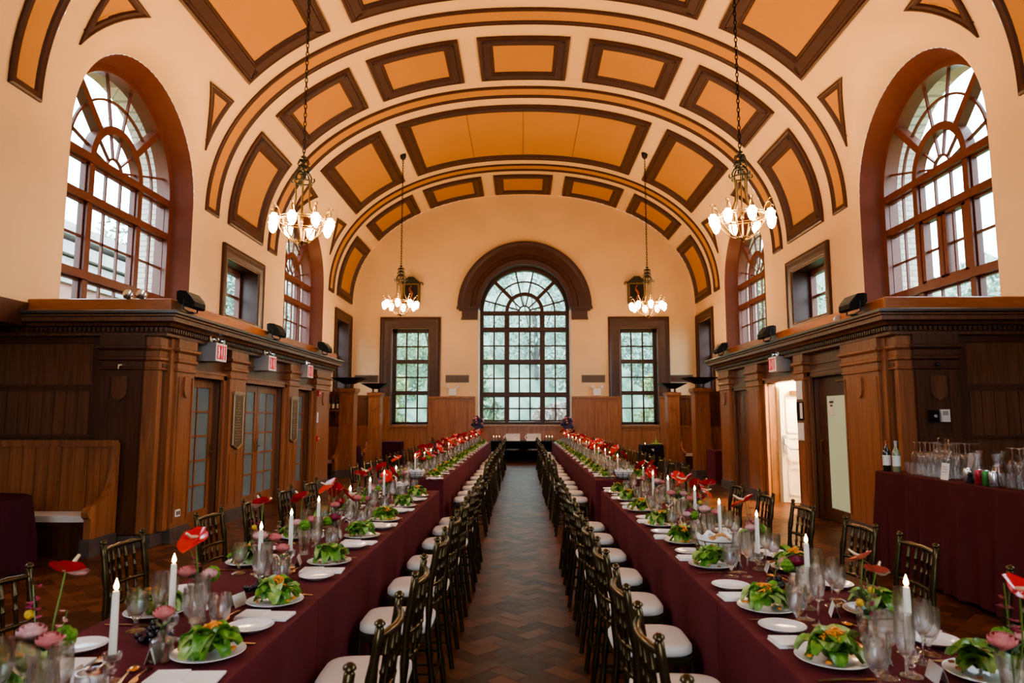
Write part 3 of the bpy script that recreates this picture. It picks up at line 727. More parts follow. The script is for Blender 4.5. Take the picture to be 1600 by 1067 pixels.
def settle(root, lx, x0, x1, yb):
    """high-backed bench against a partition, facing the camera"""
    m = MB(lx); xx = x0+.02
    while xx < x1-.1: m.box(xx+.003,yb-.05,.45,xx+.157,yb-.0,1.22); xx += .16
    m.box(x0,yb-.07,1.22,x1,yb+.0,1.30); m.build('bench_back', M['wood_l'], root)
    m = MB(lx); m.box(x0+.06,yb-.45,.34,x1,yb-.05,.385); m.box(x0+.06,yb-.43,.0,x1,yb-.40,.34); m.build('bench_seat', M['wood_d'], root)
    m = MB(lx); m.box(x0+.08,yb-.46,.385,x1-.02,yb-.06,.455); m.build('seat_cushion', M['cushion'], root)
    m = MB(lx); yo = yb-8.47
    prof = [(8.47,.2),(8.47,1.27),(8.42,1.27),(8.40,1.0),(8.36,.80),(8.28,.66),(8.15,.595),(8.02,.575),(7.95,.55),(7.92,.50),(7.93,.45),(7.98,.42),(7.98,.2)]
    m.prism([(a+yo,b) for a,b in prof], lambda a,b: (x0-.02,a,b), lambda a,b: (x0+.06,a,b)); m.build('bench_end', M['wood_l'], root)
    m = MB(lx); m.box(x0-.04,yb-.52,0,x0+.08,yb+.0,.2); m.build('bench_plinth', M['stone'], root)
TORCH = None
def torch(loc, label):
    global TORCH
    if TORCH: dup(TORCH, loc, 0, label); return
    TORCH = t = thing('torchiere_bowl', label, 'lamp', loc, 0, 'torchiere bowls on the booth pillars')
    m = MB()
    rs = [[(-a,-b,z),(a,-b,z),(a,b,z),(-a,b,z)] for a,b,z in ((.12,.10,.12),(.40,.34,.27),(.41,.35,.28),(.38,.32,.285),(.11,.09,.15))]
    m.rings(rs); m.build('bowl', M['iron'], t)
    m = MB(); m.box(-.13,-.11,0,.13,.11,.02); m.build('base_plate', M['iron'], t)
    for a in (-.09,.09):
        for b in (-.07,.07): m = MB(); m.box(a-.012,b-.012,.02,a+.012,b+.012,.13); m.build('leg', M['iron'], t)
alcove(-1); alcove(1)
# near settle against the left partition
root = thing('settle', 'built-in oak settle with white cushion against the left panelling', 'bench', (-5.6,PY0,0))
settle(root, lambda x,y,z: (-x+5.6,y-PY0,z), 4.96, AX-.02, PY0-.075)
# ------------------------------------------------------------------ chairs
rng = random.Random(11)
def bamboo(m, a, b, r, nodes=(), n=8, fin=False):
    """turned rod from a to b with bamboo-like rings"""
    a, b = Vector(a), Vector(b); P, R = [a], [r]
    for t in sorted(nodes):
        for dt, k in ((-.018,1),(-.008,1.38),(.008,1.38),(.018,1)):
            P.append(a.lerp(b, t+dt*.5/max((b-a).length,.1))); R.append(r*k)
    P.append(b); R.append(r); m.tube(P, R, n)
def chair_parts(root, detail=True):
    K = M['bronze']; n = 8 if detail else 6
    W2, D0, D1 = .19, -.19, .19        # local: x across, +y = front (towards the table)
    posts = []
    for sx in (-1,1):
        m = MB(); x = sx*.185
        P = [(x,D0-.055,0),(x,D0-.02,.25),(x,D0,.45),(x*.985,D0-.012,.70),(x*.97,D0-.045,.915)]
        path, rad = [], []
        for (p,q) in zip(P,P[1:]):
            for t in (0,.25,.5,.75): path.append(Vector(p).lerp(Vector(q),t)); rad.append(.0155)
        path.append(Vector(P[-1])); rad.append(.0155)
        if detail:
            ex = [];er = []
            for p_, r_ in zip(path, rad):
                ex.append(p_); er.append(r_)
            for k in (3,6,10,13): er[k] = .0205
            path, rad = ex, er
        tp = Vector(P[-1]); path += [tp+Vector((0,0,.004)), tp+Vector((0,0,.012)), tp+Vector((0,0,.02)), tp+Vector((0,0,.028))]; rad += [.011,.019,.017,.006]
        m.tube(path, rad, n); posts.append((m,'rear_post'))
        m = MB(); m.tube([(sx*.175,D1-.02,.42),(sx*.178,D1-.015,.30),(sx*.182,D1-.005,.285),(sx*.182,D1-.005,.275),(sx*.18,D1-.01,.26),(sx*.19,D1+.01,0)],[.015,.0145,.019,.019,.014,.012], n); posts.append((m,'front_leg'))
    rails = MB()
    def curved(z, dy, r, sag=.035, k=9, y0=None):
        y = D0-.045*max(0,(z-.45)/.465)**1.5 if y0 is None else y0
        P, R = [], []
        for i in range(k):
            u = i/(k-1)*2-1; P.append((u*.18, y-sag*(1-u*u), z)); R.append(r*(1.3 if (detail and i in (2,4,6)) else 1))
        return P, R
    tr = MB(); P, R = curved(.885,0,.0125); tr.tube(P, R, n)
    lr = []
    for z in (.69,.585):
        mm = MB(); P, R = curved(z,0,.0105); mm.tube(P,R,n if detail else 5); lr.append(mm)
    sp = []
    for i in range(5):
        u = (-.66,-.33,0,.33,.66)[i]; mm = MB()
        ya = D0-.045*((.69-.45)/.465)**1.5-.035*(1-u*u); yb = D0-.045*((.885-.45)/.465)**1.5-.035*(1-u*u)
        bamboo(mm,(u*.18,ya,.69),(u*.175,yb,.885),.0085,(.35,.65) if detail else (),n if detail else 4)
        if detail: bamboo(mm,(u*.18,ya,.69),(u*.18,ya+.008,.585),.0085,(.5,),n)
        sp.append(mm)
    seat = MB(); q = [(-.185,D0),(.185,D0),(.195,D1-.03),(.17,D1+.0),(-.17,D1+.0),(-.195,D1-.03)]
    seat.prism(q, lambda a,b:(a,b,.40), lambda a,b:(a,b,.435))
    st = MB()
    for z in (.16,.24):
        for sx in (-1,1): st.tube([(sx*.182,D0-.03,z),(sx*.183,D1-.01,z)],.008,6)
    for z in (.17,.23): st.tube([(-.18,D1-.005,z),(.18,D1-.005,z)],.008,6)
    st.tube([(-.18,D0-.03,.2),(.18,D0-.03,.2)],.008,6)
    for k in (-1,0,1): st.tube([(-.17,D1-.012,.36),(.17,D1-.012,.36)],.007,6) if k == 0 else None
    cu = MB()
    def cp(u,v):
        pass
    rows = []
    for z, s_ in ((.435,.94),(.445,1.0),(.47,1.0),(.483,.95),(.488,.80),(.490,.4)):
        ring_ = []
        for k in range(28):
            a = 2*pi*k/28; c, s2 = cos(a), sin(a); e = .35 if s2 < 0 else .5
            ring_.append((.195*s_*math.copysign(abs(c)**e,c), .0+.195*s_*math.copysign(abs(s2)**e,s2), z))
        rows.append(ring_)
    cu.rings(rows)
    if detail:
        for m, nm in posts: m.build(nm, K, root, 50)
        tr.build('top_rail', K, root, 50)
        for m in lr: m.build('back_rail', K, root, 50)
        for m in sp: m.build('spindle', K, root, 50)
        seat.build('seat_frame', K, root); st.build('stretcher', K, root, 50)
    else:
        al = MB()
        for m in [p[0] for p in posts]+[tr]+lr+sp+[seat,st]:
            b = len(al.v); al.v += m.v; al.f += [tuple(i+b for i in f) for f in m.f]; al.mi += m.mi
        al.build('chair_frame', K, root, 50)
    cu.build('seat_cushion', M['cushion'], root, 60)
CH = {}
def chair(x, y, face, detail, label, grp):
    """face: +1 looks towards +X, -1 towards -X"""
    if detail not in CH:
        CH[detail] = t = thing('chiavari_chair', label, 'chair', (0,0,0), 0, grp); chair_parts(t, detail); r = t
    else: r = dup(CH[detail], (0,0,0), 0, label, grp)
    r.location = (x, y, .001); r.rotation_euler = (0,0,-face*pi/2 + rng.uniform(-.045,.045))
    return r
TB = {-1: (-.97, -1.75), 1: (.84, 1.60)}            # aisle edge and outer edge of the long tables
TF = {-1: (-1.07, -1.85), 1: (.92, 1.68)}
NEARN = {-1: 'near left table', 1: 'near right table'}; FARN = {-1: 'far left table', 1: 'far right table'}
def post_label(side, tab, k, n): return '%s side of the %s, %s place from the camera end' % (side, tab, ORD[k])
AY = {-1: [1.66,2.45,3.12,3.96,4.78,5.52,6.36,7.16], 1: [1.66,2.42,3.06,3.90,4.60,5.30,6.12,6.86,7.50]}
OY = {-1: [2.15,2.95,3.92,4.75,5.45,6.2,7.0], 1: [2.30,3.0,3.82,4.50,5.30,6.05,6.85]}
AC = {-1: [1.70,2.44,3.12,3.94,4.70,5.45,6.25,6.95,7.5], 1: [1.62,2.32,2.92,3.62,4.30,5.0,5.75,6.5,7.2]}
OC = {-1: [2.02,2.90,3.82,4.85,5.62,6.4,7.15], 1: [2.10,2.93,3.81,4.42,5.3,6.1,6.9]}
FY = [9.42+.79*k for k in range(16)]
gA, gO = 'gold chiavari chairs on the aisle side', 'gold chiavari chairs on the outer side'
for sx in (-1,1):
    for k, y in enumerate(AC[sx]): chair(TB[sx][0]-sx*.238, y, sx, True, 'gold chiavari chair with ivory cushion, aisle side of %s, %s from camera' % (NEARN[sx], ORD[k+1]), gA)
    for k, y in enumerate(OC[sx]): chair(TB[sx][1]+sx*.25, y, -sx, True, 'gold chiavari chair, outer side of %s, %s from camera' % (NEARN[sx], ORD[k+1]), gO)
    for k, y in enumerate(FY):
        jx = rng.uniform(-.02,.02)
        chair(TF[sx][0]-sx*.278+jx, y+rng.uniform(-.06,.06), sx, y < 10, 'gold chiavari chair, aisle side of %s, %s from its near end' % (FARN[sx], ORD[k+1]), gA)
    for k, y in enumerate(FY):
        chair(TF[sx][1]+sx*.25, y+rng.uniform(-.06,.06), -sx, False, 'gold chiavari chair, outer side of %s, %s from its near end' % (FARN[sx], ORD[k+1]), gO)
# ------------------------------------------------------------------ cloth covered tables
def cloth(x0, x1, y0, y1, h, label, K='cloth', hem=.012, wav=.018, seed=0, adj=False, cat='tablecloth', name='tablecloth', grp=None, flare=.02, nf=7.0):
    r = random.Random(seed); xa, xb = min(x0,x1), max(x0,x1); cx_, cy_ = (xa+xb)/2, (y0+y1)/2
    per = []; st = .045
    def side(p, q):
        n = max(4, int((Vector(q)-Vector(p)).length/st)); 
        for k in range(n): per.append((p[0]+(q[0]-p[0])*k/n, p[1]+(q[1]-p[1])*k/n))
    rr = .012
    side((xa,y0),(xb,y0)); side((xb,y0),(xb,y1)); side((xb,y1),(xa,y1)); side((xa,y1),(xa,y0))
    ph = [r.uniform(0,6.28) for _ in range(6)]; n = len(per); rows = []
    corners = [(xa,y0),(xb,y0),(xb,y1),(xa,y1)]
    for z, f in ((h,0),(h-.006,.25),(h-.015,.35),(h-.06,.4),(h-.2,.55),(h-.4,.78),(h-.6,.95),(hem,1.1)):
        rg = []
        for k, (x, y) in enumerate(per):
            nx = -1 if x <= xa+1e-6 else (1 if x >= xb-1e-6 else 0); ny = -1 if y <= y0+1e-6 else (1 if y >= y1-1e-6 else 0)
            d = min((Vector((x,y))-Vector(c)).length for c in corners)
            u = (x*1.0 + y*1.0)
            wv = sin(u*nf+ph[0])*.5 + sin(u*nf*2.3+ph[1])*.3 + sin(u*nf*.47+ph[2])*.5
            cf = max(0, 1-d/.22)
            tent = cf*cf*.05*sin(min(1,d/.11)*pi)
            o = (.003 if f else 0) + f*f*(wav*max(-.6,wv)+flare*.5) - f*f*tent*1.4 + f*cf*flare*.6
            o = max(o, .002 if f else 0)
            if adj and ny: o = .0015 if f else 0
            rg.append((x+nx*o, y+ny*o, z))
        rows.append(rg)
    m = MB(); m.rings(rows, True, False); m.poly([(xa,y0,h),(xb,y0,h),(xb,y1,h),(xa,y1,h)])
    me = m.mesh(name, M[K], 40)
    o = bpy.data.objects.new(name, me); COL.objects.link(o); tag(o, label, cat, grp); return o
H = .76
for sx in (-1,1):
    for k, (a,b) in enumerate(((.85,3.20),(3.21,5.52),(5.53,7.78))):
        cloth(*TB[sx], a, b, H, 'burgundy cloth on the %s table of the %s run' % (('first','second','third')[k], NEARN[sx].replace(' table','')), seed=k+10*sx, wav=.012, adj=True, flare=.006)
    n = 6; a0, a1 = 9.05, 22.4
    for k in range(n):
        a, b = a0+(a1-a0)*k/n, a0+(a1-a0)*(k+1)/n-.008
        cloth(*TF[sx], a, b, H, 'burgundy cloth on the %s table of the %s run' % (ORD[k+1], FARN[sx].replace(' table','')), seed=k+50*sx, wav=.013, adj=True, flare=.006)
# ------------------------------------------------------------------ place settings
def leaf_mat(name, c1, c2, sc=30):
    m, nt, p = nodes(name); g = nt.nodes.new('ShaderNodeNewGeometry'); t = nt.nodes.new('ShaderNodeTexNoise'); t.inputs['Scale'].default_value = sc; t.inputs['Detail'].default_value = 3
    L(nt, g.outputs['Position'], t.inputs['Vector']); r = nt.nodes.new('ShaderNodeValToRGB'); e = r.color_ramp.elements; e[0].position = .35; e[1].position = .65; e[0].color = (*c1,1); e[1].color = (*c2,1)
    L(nt, t.outputs['Fac'], r.inputs['Fac']); L(nt, r.outputs['Color'], p.inputs['Base Color']); p.inputs['Roughness'].default_value = .38
    p.inputs['Subsurface Weight'].default_value = .15; p.inputs['Subsurface Radius'].default_value = (.01,.01,.004); return m
M['lettuce'] = leaf_mat('green_lettuce', (.045,.16,.012), (.20,.37,.055))
M['lettuce_p'] = leaf_mat('pale_lettuce', (.16,.30,.05), (.42,.52,.18))
M['carrot'] = mat('orange_shreds', (.78,.27,.03), .4, noise=.3, nscale=90)
M['crumb'] = mat('brown_crumbs', (.30,.12,.05), .6, noise=.3, nscale=90)
def leaf(m, c, az, el, ln, wd, curl, r, nu=6, nv=6):
    """ruffled leaf blade starting at c heading azimuth az / elevation el, curling"""
    d = Vector((cos(az)*cos(el), sin(az)*cos(el), sin(el))); sd = Vector((-sin(az), cos(az), 0)); nn = sd.cross(d)*-1
    p1, p2 = r.uniform(0,6), r.uniform(0,6); rows = []; pos = Vector(c); e = el
    for j in range(nv+1):
        t = j/nv; e = el - curl*t; d = Vector((cos(az)*cos(e), sin(az)*cos(e), sin(e))); nn = Vector((-cos(az)*sin(e), -sin(az)*sin(e), cos(e)))
        w = wd*(sin(pi*min(1,.18+.78*t))**.6); row = []
        for i in range(nu+1):
            u = i/nu*2-1
            off = nn*(.25*wd*u*u + .16*wd*abs(u)**2*sin(7*t+p1+3*u)+.10*wd*sin(11*u+p2)*t)
            row.append(tuple(pos + sd*(w*u) + off))
        rows.append(row); pos = pos + d*(ln/nv)
    b = m.pts([p for rw in rows for p in rw])
    for j in range(nv):
        for i in range(nu): a = b+j*(nu+1)+i; m.face(a,a+1,a+nu+2,a+nu+1)
SV = [0]
SAL = []
def salad_parts(root, seed, dressed=True):
    SV[0] = len(SAL) % 5
    r = random.Random(seed); m = MB(); m2 = MB()
    for k in range(16):
        az = 2*pi*k/16+r.uniform(-.3,.3); rad = r.uniform(.0,.03); mm = m if r.random() < .72 else m2
        leaf(mm, (rad*cos(az), rad*sin(az), .015+r.uniform(0,.02)), az+r.uniform(-.4,.4), r.uniform(.7,1.35), r.uniform(.085,.12), r.uniform(.030,.044), r.uniform(1.9,3.0), r)
    for k in range(9):
        az = r.uniform(0,6.28); leaf(m if k%3 else m2, (.012*cos(az),.012*sin(az),.04), az, r.uniform(1.0,1.5), r.uniform(.07,.095), r.uniform(.026,.036), r.uniform(1.8,3.0), r)
    for mm in (m, m2): mm.v = [(x*.92,y*.92,max(.014+(z-.014)*1.35,.0125+.25*max(0,sqrt(x*x+y*y)-.085))) for x,y,z in mm.v]
    m.build('lettuce', M['lettuce'], root, 180); m2.build('pale_lettuce', M['lettuce_p'], root, 180)
    m = MB()
    for k in range((34,12,24,6,20)[SV[0]]):
        a, q = r.uniform(0,6.28), r.uniform(0,.045); x, y = q*cos(a)+.012, q*sin(a)-.01; z = .112-.6*q+r.uniform(-.008,.006); an = r.uniform(0,3.14); l = r.uniform(.010,.024)
        m.tube([(x-l*cos(an),y-l*sin(an),z),(x,y,z+.006),(x+l*cos(an),y+l*sin(an),z-.002)], .0035, 5)
    for k in range(7):
        a, q = r.uniform(0,6.28), r.uniform(.07,.095); m.obox((q*cos(a),q*sin(a),.017+.02*(q-.07)/.03),(.016,.010,.007), r.uniform(0,3))
    m.build('carrot_garnish', M['carrot'] if dressed else M['crumb'], root)
def plate_mesh(R):
    m = MB(); k = R/.123
    m.lathe([(.0,.0),(.068*k,.0),(.072*k,.003),(.09*k,.0075),(.121*k,.019),(.123*k,.0205),(.122*k,.022),(.118*k,.0215),(.088*k,.0115),(.07*k,.0085),(.0,.008)], n=40)
    return m.mesh('plate', M['china'], 50)
PM = {'d': plate_mesh(.123), 'b': plate_mesh(.090)}
def one(name, me, loc, rz, label, cat, grp):
    o = bpy.data.objects.new(name, me); COL.objects.link(o); o.location = loc; o.rotation_euler = (0,0,rz); return tag(o, label, cat, grp)
def napkin_mesh(seed):
    r = random.Random(seed); m = MB(); 
    for k,(a,b,z0,z1,dx) in enumerate(((.11,.055,0,.006,0),(.109,.053,.006,.011,.002),(.055,.053,.011,.016,-.052))):
        n = 6; P = []
        lp = [(-a+dx,-b),(a+dx,-b),(a+dx,b),(-a+dx,b)]; lp = [(x+r.uniform(-.003,.003),y+r.uniform(-.003,.003)) for x,y in lp]
        m.rings([[(x,y,z0) for x,y in lp],[(x*1.01,y*1.02,(z0+z1)/2) for x,y in lp],[(x*.99,y*.985,z1) for x,y in lp]])
    return m.mesh('napkin', M['napkin'])
NM = [napkin_mesh(k) for k in range(4)]
def cut_mesh(kind):
    m = MB(); ln = .205 if kind == 'knife' else .185
    def strip(pts):   # (y, halfwidth, z)
        rs = [[(-w,y,z),(w,y,z),(w,y,z+.0025),(-w,y,z+.0025)] for y,w,z in pts]; m.rings(rs)
    if kind == 'knife': strip([(-.105,.006,.002),(-.10,.0075,.001),(-.02,.006,.004),(0,.005,.004),(.01,.0085,.003),(.08,.0095,.001),(.1,.003,.001)])
    elif kind == 'spoon':
        strip([(-.09,.007,.001),(-.085,.0075,.001),(-.03,.004,.008),(.02,.0035,.010),(.04,.005,.006)])
        m.sphere((0,.065,.006), .02, 12, 6, (1,1.5,.28))
    else:
        strip([(-.09,.007,.001),(-.085,.0075,.001),(-.03,.004,.008),(.02,.0035,.010),(.035,.011,.006),(.055,.012,.004)])
        for k in range(4): x = -.0095+k*.0063; m.rings([[(x-.0016,y,z),(x+.0016,y,z),(x+.0016,y,z+.002),(x-.0016,y,z+.002)] for y,z in ((.055,.004),(.075,.004),(.092,.009))])
    return m.mesh('table_'+kind, M['gold'], 40)
CM = {k: cut_mesh(k) for k in ('knife','spoon','fork')}
def goblet_mesh():
    m = MB(); m.lathe([(0,.0),(.036,.0),(.037,.003),(.03,.006),(.010,.014),(.008,.03),(.011,.042),(.026,.058),(.037,.085),(.041,.12),(.0395,.158),(.0375,.158),(.039,.12),(.034,.087),(.02,.062),(.0,.056)], n=20)
    return m.mesh('water_goblet', M['glass'], 60)
def wine_mesh(h=.205, r=.037, name='wine_glass'):
    k = h/.205; q = r/.037; m = MB()
    m.lathe([(0,.0),(.034*q,.0),(.034*q,.002),(.012,.006),(.0045,.016),(.004,.05*k),(.0045,.085*k),(.012,.094*k),(.028*q,.112*k),(.0365*q,.14*k),(.037*q,.16*k),(.033*q,.205*k),(.032*q,.205*k),(.0358*q,.16*k),(.0352*q,.14*k),(.026*q,.114*k),(.01,.097*k),(0,.095*k)], n=20)
    return m.mesh(name, M['glass'], 60)
GM = {'goblet': goblet_mesh(), 'wine': wine_mesh(), 'flute': wine_mesh(.225,.030,'white_wine_glass')}
wm = MB(); wm.lathe([(0,.0575),(.019,.064),(.033,.088),(.0385,.12),(.0383,.132),(0,.132)], n=18); M['water'] = thin_glass('still_water', (.90,.93,.95), .03, .7, .05); WATER = wm.mesh('water', M['water'], 60)
def goblet(loc, label):
    t = one('water_goblet', GM['goblet'], loc, 0, label, 'glass', 'water goblets'); o = bpy.data.objects.new('water', WATER); COL.objects.link(o); o.parent = t
cm = MB(); cm.rings([[(-.042,-.018,0),(.042,-.018,0),(.042,-.0172,0),(-.042,-.0172,0)],[(-.042,0,.052),(.042,0,.052),(.042,.0008,.052),(-.042,.0008,.052)],[(-.042,.017,0),(.042,.017,0),(.042,.018,0),(-.042,.018,0)]]); CARD = cm.mesh('place_card', M['napkin'])
def salad(loc, rz, label):
    v = rng.randrange(5)
    if len(SAL) <= v and len(SAL) < 5:
        t = thing('green_salad', label, 'salad', loc, rz, 'green salads on white plates'); salad_parts(t, 100+len(SAL)*7, len(SAL) != 3); SAL.append(t); return
    dup(SAL[v % len(SAL)], loc, rz, label, 'green salads on white plates')
def setting(xe, dx, y, where, near, H=H):
    uy = -dx; J = lambda a=.012: rng.uniform(-a,a)
    P = lambda u,v,z=.001: (xe+dx*v, y+uy*u, H+z)
    th = -dx*pi/2        # local +y towards table centre
    z = H+.001
    c = P(J(),.165+J(.01))
    one('dinner_plate', PM['d'], c, 0, 'white plate under a salad, '+where, 'plate', 'white dinner plates')
    salad((c[0],c[1],c[2]+.0005), rng.uniform(0,6.28), 'green salad with orange shreds, '+where)
    one('bread_plate', PM['b'], P(-.365+J(),.125+J()), 0, 'empty white bread plate, '+where, 'plate', 'white bread plates')
    one('napkin', NM[rng.randrange(4)], P(-.20+J(),.14+J(.008)), J(.08), 'folded white napkin, '+where, 'napkin', 'folded white napkins')
    if near >= 1:
        one('table_knife', CM['knife'], P(.150+J(.008),.15), th+J(.08), 'gold knife by plate, '+where, 'knife', 'gold knives')
        if near >= 2:
            one('dessert_spoon', CM['spoon'], P(-.20+J(),.325+J()), th-uy*1.25*dx*-1+J(.15), 'gold dessert spoon above the napkin, '+where, 'spoon', 'gold dessert spoons')
            one('dessert_fork', CM['fork'], P(-.19+J(),.285+J(.006)), th+pi/2+J(.2), 'gold dessert fork above the napkin, '+where, 'fork', 'gold dessert forks')
        one('place_card', CARD, P(-.03+J(.02),.325+J(.01)), th+J(.3), 'white tent place card, '+where, 'card', 'place cards')
    goblet(P(.212+J(.008),.212+J(.008)), 'stemmed water goblet, '+where)
    one('wine_glass', GM['wine'], P(.128+J(.006),.283+J(.006)), 0, 'clear wine glass, '+where, 'glass', 'wine glasses')
    one('white_wine_glass', GM['flute'], P(.224+J(.006),.296+J(.006)), 0, 'slim white wine glass, '+where, 'glass', 'white wine glasses')
for sx in (-1,1):
    for k, y in enumerate(AY[sx]): setting(TB[sx][0], sx, y, 'aisle side of %s, %s from camera' % (NEARN[sx], ORD[k+1]), 2)
    for k, y in enumerate(OY[sx]): setting(TB[sx][1], -sx, y, 'outer side of %s, %s from camera' % (NEARN[sx], ORD[k+1]), 2)
    for k, y in enumerate(FY): setting(TF[sx][0], sx, y, 'aisle side of %s, %s from its near end' % (FARN[sx], ORD[k+1]), 1 if k < 4 else 0)
    for k, y in enumerate(FY): setting(TF[sx][1], -sx, y, 'outer side of %s, %s from its near end' % (FARN[sx], ORD[k+1]), 0)
# ------------------------------------------------------------------ candles and flowers along the middle
M['petal_red'] = mat('anthurium_red', (.52,.012,.018), .22, coat=.4)
M['petal_or'] = mat('coral_anthurium', (.60,.10,.06), .25, coat=.4)
M['spadix'] = mat('cream_spadix', (.72,.58,.36), .5)
M['rose'] = mat('dusty_pink_rose', (.58,.17,.16), .6, noise=.2, nscale=60)
M['rose_p'] = mat('pale_pink_bloom', (.66,.34,.33), .6, noise=.25, nscale=60)
M['orchid'] = mat('burgundy_orchid', (.20,.008,.035), .45)
M['magenta'] = mat('magenta_snapdragon', (.30,.012,.08), .5)
M['green_ball'] = mat('green_dianthus', (.12,.27,.02), .8, noise=.5, nscale=150)
M['yellow'] = mat('yellow_craspedia', (.62,.36,.03), .8, noise=.3, nscale=150)
M['stem'] = mat('flower_stem', (.12,.20,.03), .5)
M['foliage_s'] = mat('grey_green_leaf', (.13,.20,.09), .5)
M['grape'] = mat('black_grape', (.012,.006,.014), .3, coat=.3)
M['thistle'] = mat('violet_thistle', (.12,.08,.20), .6)
CAND = None
def candle(x, y, label, z=H):
    global CAND
    if CAND: dup(CAND, (x,y,z+.001), 0, label); return
    CAND = t = thing('taper_candle', label, 'candle', (x,y,z+.001), 0, 'lit taper candles in glass holders')
    m = MB(); m.lathe([(0,0),(.034,0),(.035,.004),(.022,.01),(.009,.018),(.008,.03),(.016,.036),(.009,.042),(.011,.05),(.026,.062),(.029,.088),(.027,.092),(.014,.070),(.0,.066)], n=18); m.build('candle_holder', M['glass'], t, 60)
    m = MB(); m.lathe([(0,.068),(.0125,.068),(.0118,.1),(.0105,.270),(.0085,.277),(.003,.275),(0,.272)], n=14); m.build('taper', M['wax'], t, 60)
    m = MB(); m.tube([(0,0,.272),(0,.001,.281),(.001,.0,.287)], .0012, 5); m.build('wick', M['black'], t)
    m = MB(); m.lathe([(.0005,.280),(.0045,.283),(.0075,.289),(.0068,.297),(.0036,.307),(.0004,.317)], n=10); m.build('flame', M['flame'], t, 60)
def vase_mesh(m, kind):
    if kind == 'tall': m.lathe([(0,0),(.034,0),(.036,.004),(.030,.05),(.036,.10),(.046,.15),(.043,.15),(.033,.10),(.027,.05),(.031,.010),(0,.008)], n=18)
    elif kind == 'bud':
        for r_, z0, z1 in ((.033,0,.068),):
            rs = []
            for w, z in ((.030,0),(.033,.004),(.033,.064),(.028,.072),(.014,.078),(.014,.094),(.012,.094),(.012,.078),(.026,.068),(.030,.060),(.030,.008)):
                rs.append([(w*math.copysign(abs(cos(a))**.45,cos(a)), w*math.copysign(abs(sin(a))**.45,sin(a)), z) for a in [2*pi*k/20 for k in range(20)]])
            m.rings(rs)
    else: m.lathe([(0,0),(.030,0),(.032,.004),(.032,.062),(.030,.066),(.024,.074),(.026,.084),(.024,.084),(.021,.074),(.028,.060),(.028,.008),(0,.006)], n=18)
def anthurium(root, base, tip, tilt, az, s, K='petal_red'):
    m = MB(); b, t = Vector(base), Vector(tip); mid = b.lerp(t,.55)+Vector((.012*cos(az+1),.012*sin(az+1),0)); m.tube([b,mid,t], .0028, 6)
    o = m.build('stem', M['stem'], root, 60)
    fx = Matrix.Translation(t) @ Matrix.Rotation(az,4,'Z') @ Matrix.Rotation(tilt,4,'Y')
    m = MB(); n = 22; ring_ = []; rows = []
    for f in (0.02,.35,.7,1.0):
        rw = []
        for k in range(n):
            a = 2*pi*k/n; r_ = (.72+.42*cos(a)*1.0) if False else 1
            hx = .055*(1+.25*cos(a))*cos(a)+.012 - (.022 if abs(a-pi) < .35 else 0); hy = .05*sin(a)*(1-.15*cos(a))
            p = fx @ Vector((hx*f*s, hy*f*s, s*(.012*f*f+.010*f*abs(sin(2*a)))))
            rw.append(tuple(p))
        rows.append(rw)
    m.rings(rows, True, False); o = m.build('spathe', M[K], root, 60)
    m = MB(); a = fx @ Vector((-.012*s,0,.004)); c = fx @ Vector((.02*s,0,.03*s)); d = fx @ Vector((.034*s,0,.058*s)); m.tube([a,c,d,d+Vector((0,0,.003))],[.005*s,.0058*s,.0045*s,.001],8); m.build('spadix', M['spadix'], o, 60)
def rose(root, c, r, K, name='rose', tilt=0):
    m = MB(); rr = random.Random(int(c[0]*1e4)+5)
    for lay,(R,h,n) in enumerate(((.25,.95,3),(.5,1.0,4),(.78,.92,5),(1.0,.72,6))):
        for k in range(n):
            a0 = 2*pi*k/n+lay*.7; wd = 2*pi/n*.72
            def fn(u,v,a0=a0,R=R,h=h,wd=wd):
                a = a0+(u-.5)*2*wd; q = r*R*(.18+.95*sin(min(1,v*1.02)*2.15)*1.0+(.16*v**5 if R > .7 else 0)); return (c[0]+q*cos(a), c[1]+q*sin(a), c[2]+r*(h*(1.55*v-.75)+.25*(1-R)-.5*abs(u-.5)**2*v))
            m.grid(fn,5,6)
    return m.build(name, M[K], root, 180)
def ball(root, c, r, K, name, sp=.35, seed=1):
    rr = random.Random(seed); m = MB(); m.sphere(c, r, 12, 9); m.v = [tuple(Vector(c)+(Vector(p)-Vector(c))*(1+rr.uniform(-sp,sp))) for p in m.v]; m.build(name, M[K], root)
def spray(root, base, tip, K, seed, n=8, s=.014, name='flower_spray'):
    r = random.Random(seed); b, t = Vector(base), Vector(tip); m = MB(); bend = Vector((r.uniform(-.03,.03),r.uniform(-.03,.03),0)); m.tube([b,b.lerp(t,.5)+bend,t], .0018, 5); o = m.build('stem', M['stem'], root)
    m = MB()
    for k in range(n):
        f = .45+.55*k/n; p = b.lerp(t,f)+bend*(1-abs(2*f-1))+Vector((r.uniform(-s,s),r.uniform(-s,s),r.uniform(-s,s))); sz = s*(1.25-.6*k/n)
        for q in range(5):
            a = 2*pi*q/5+r.uniform(0,1); d = Vector((cos(a),sin(a),r.uniform(-.3,.6)))*sz; e_ = Vector((-sin(a),cos(a),.2))*sz*.5
            m.poly([p, p+d*.6+e_, p+d, p+d*.6-e_])
    m.build(name, M[K], root)
def leaves(root, c, n, ln, seed):
    r = random.Random(seed); m = MB()
    for k in range(n): a = r.uniform(0,6.28); leaf(m, c, a, r.uniform(.2,1.1), ln*r.uniform(.7,1.2), ln*.22, r.uniform(.3,1), r, 2, 4)
    m.build('foliage', M['foliage_s'], root, 180)
ARR = {}
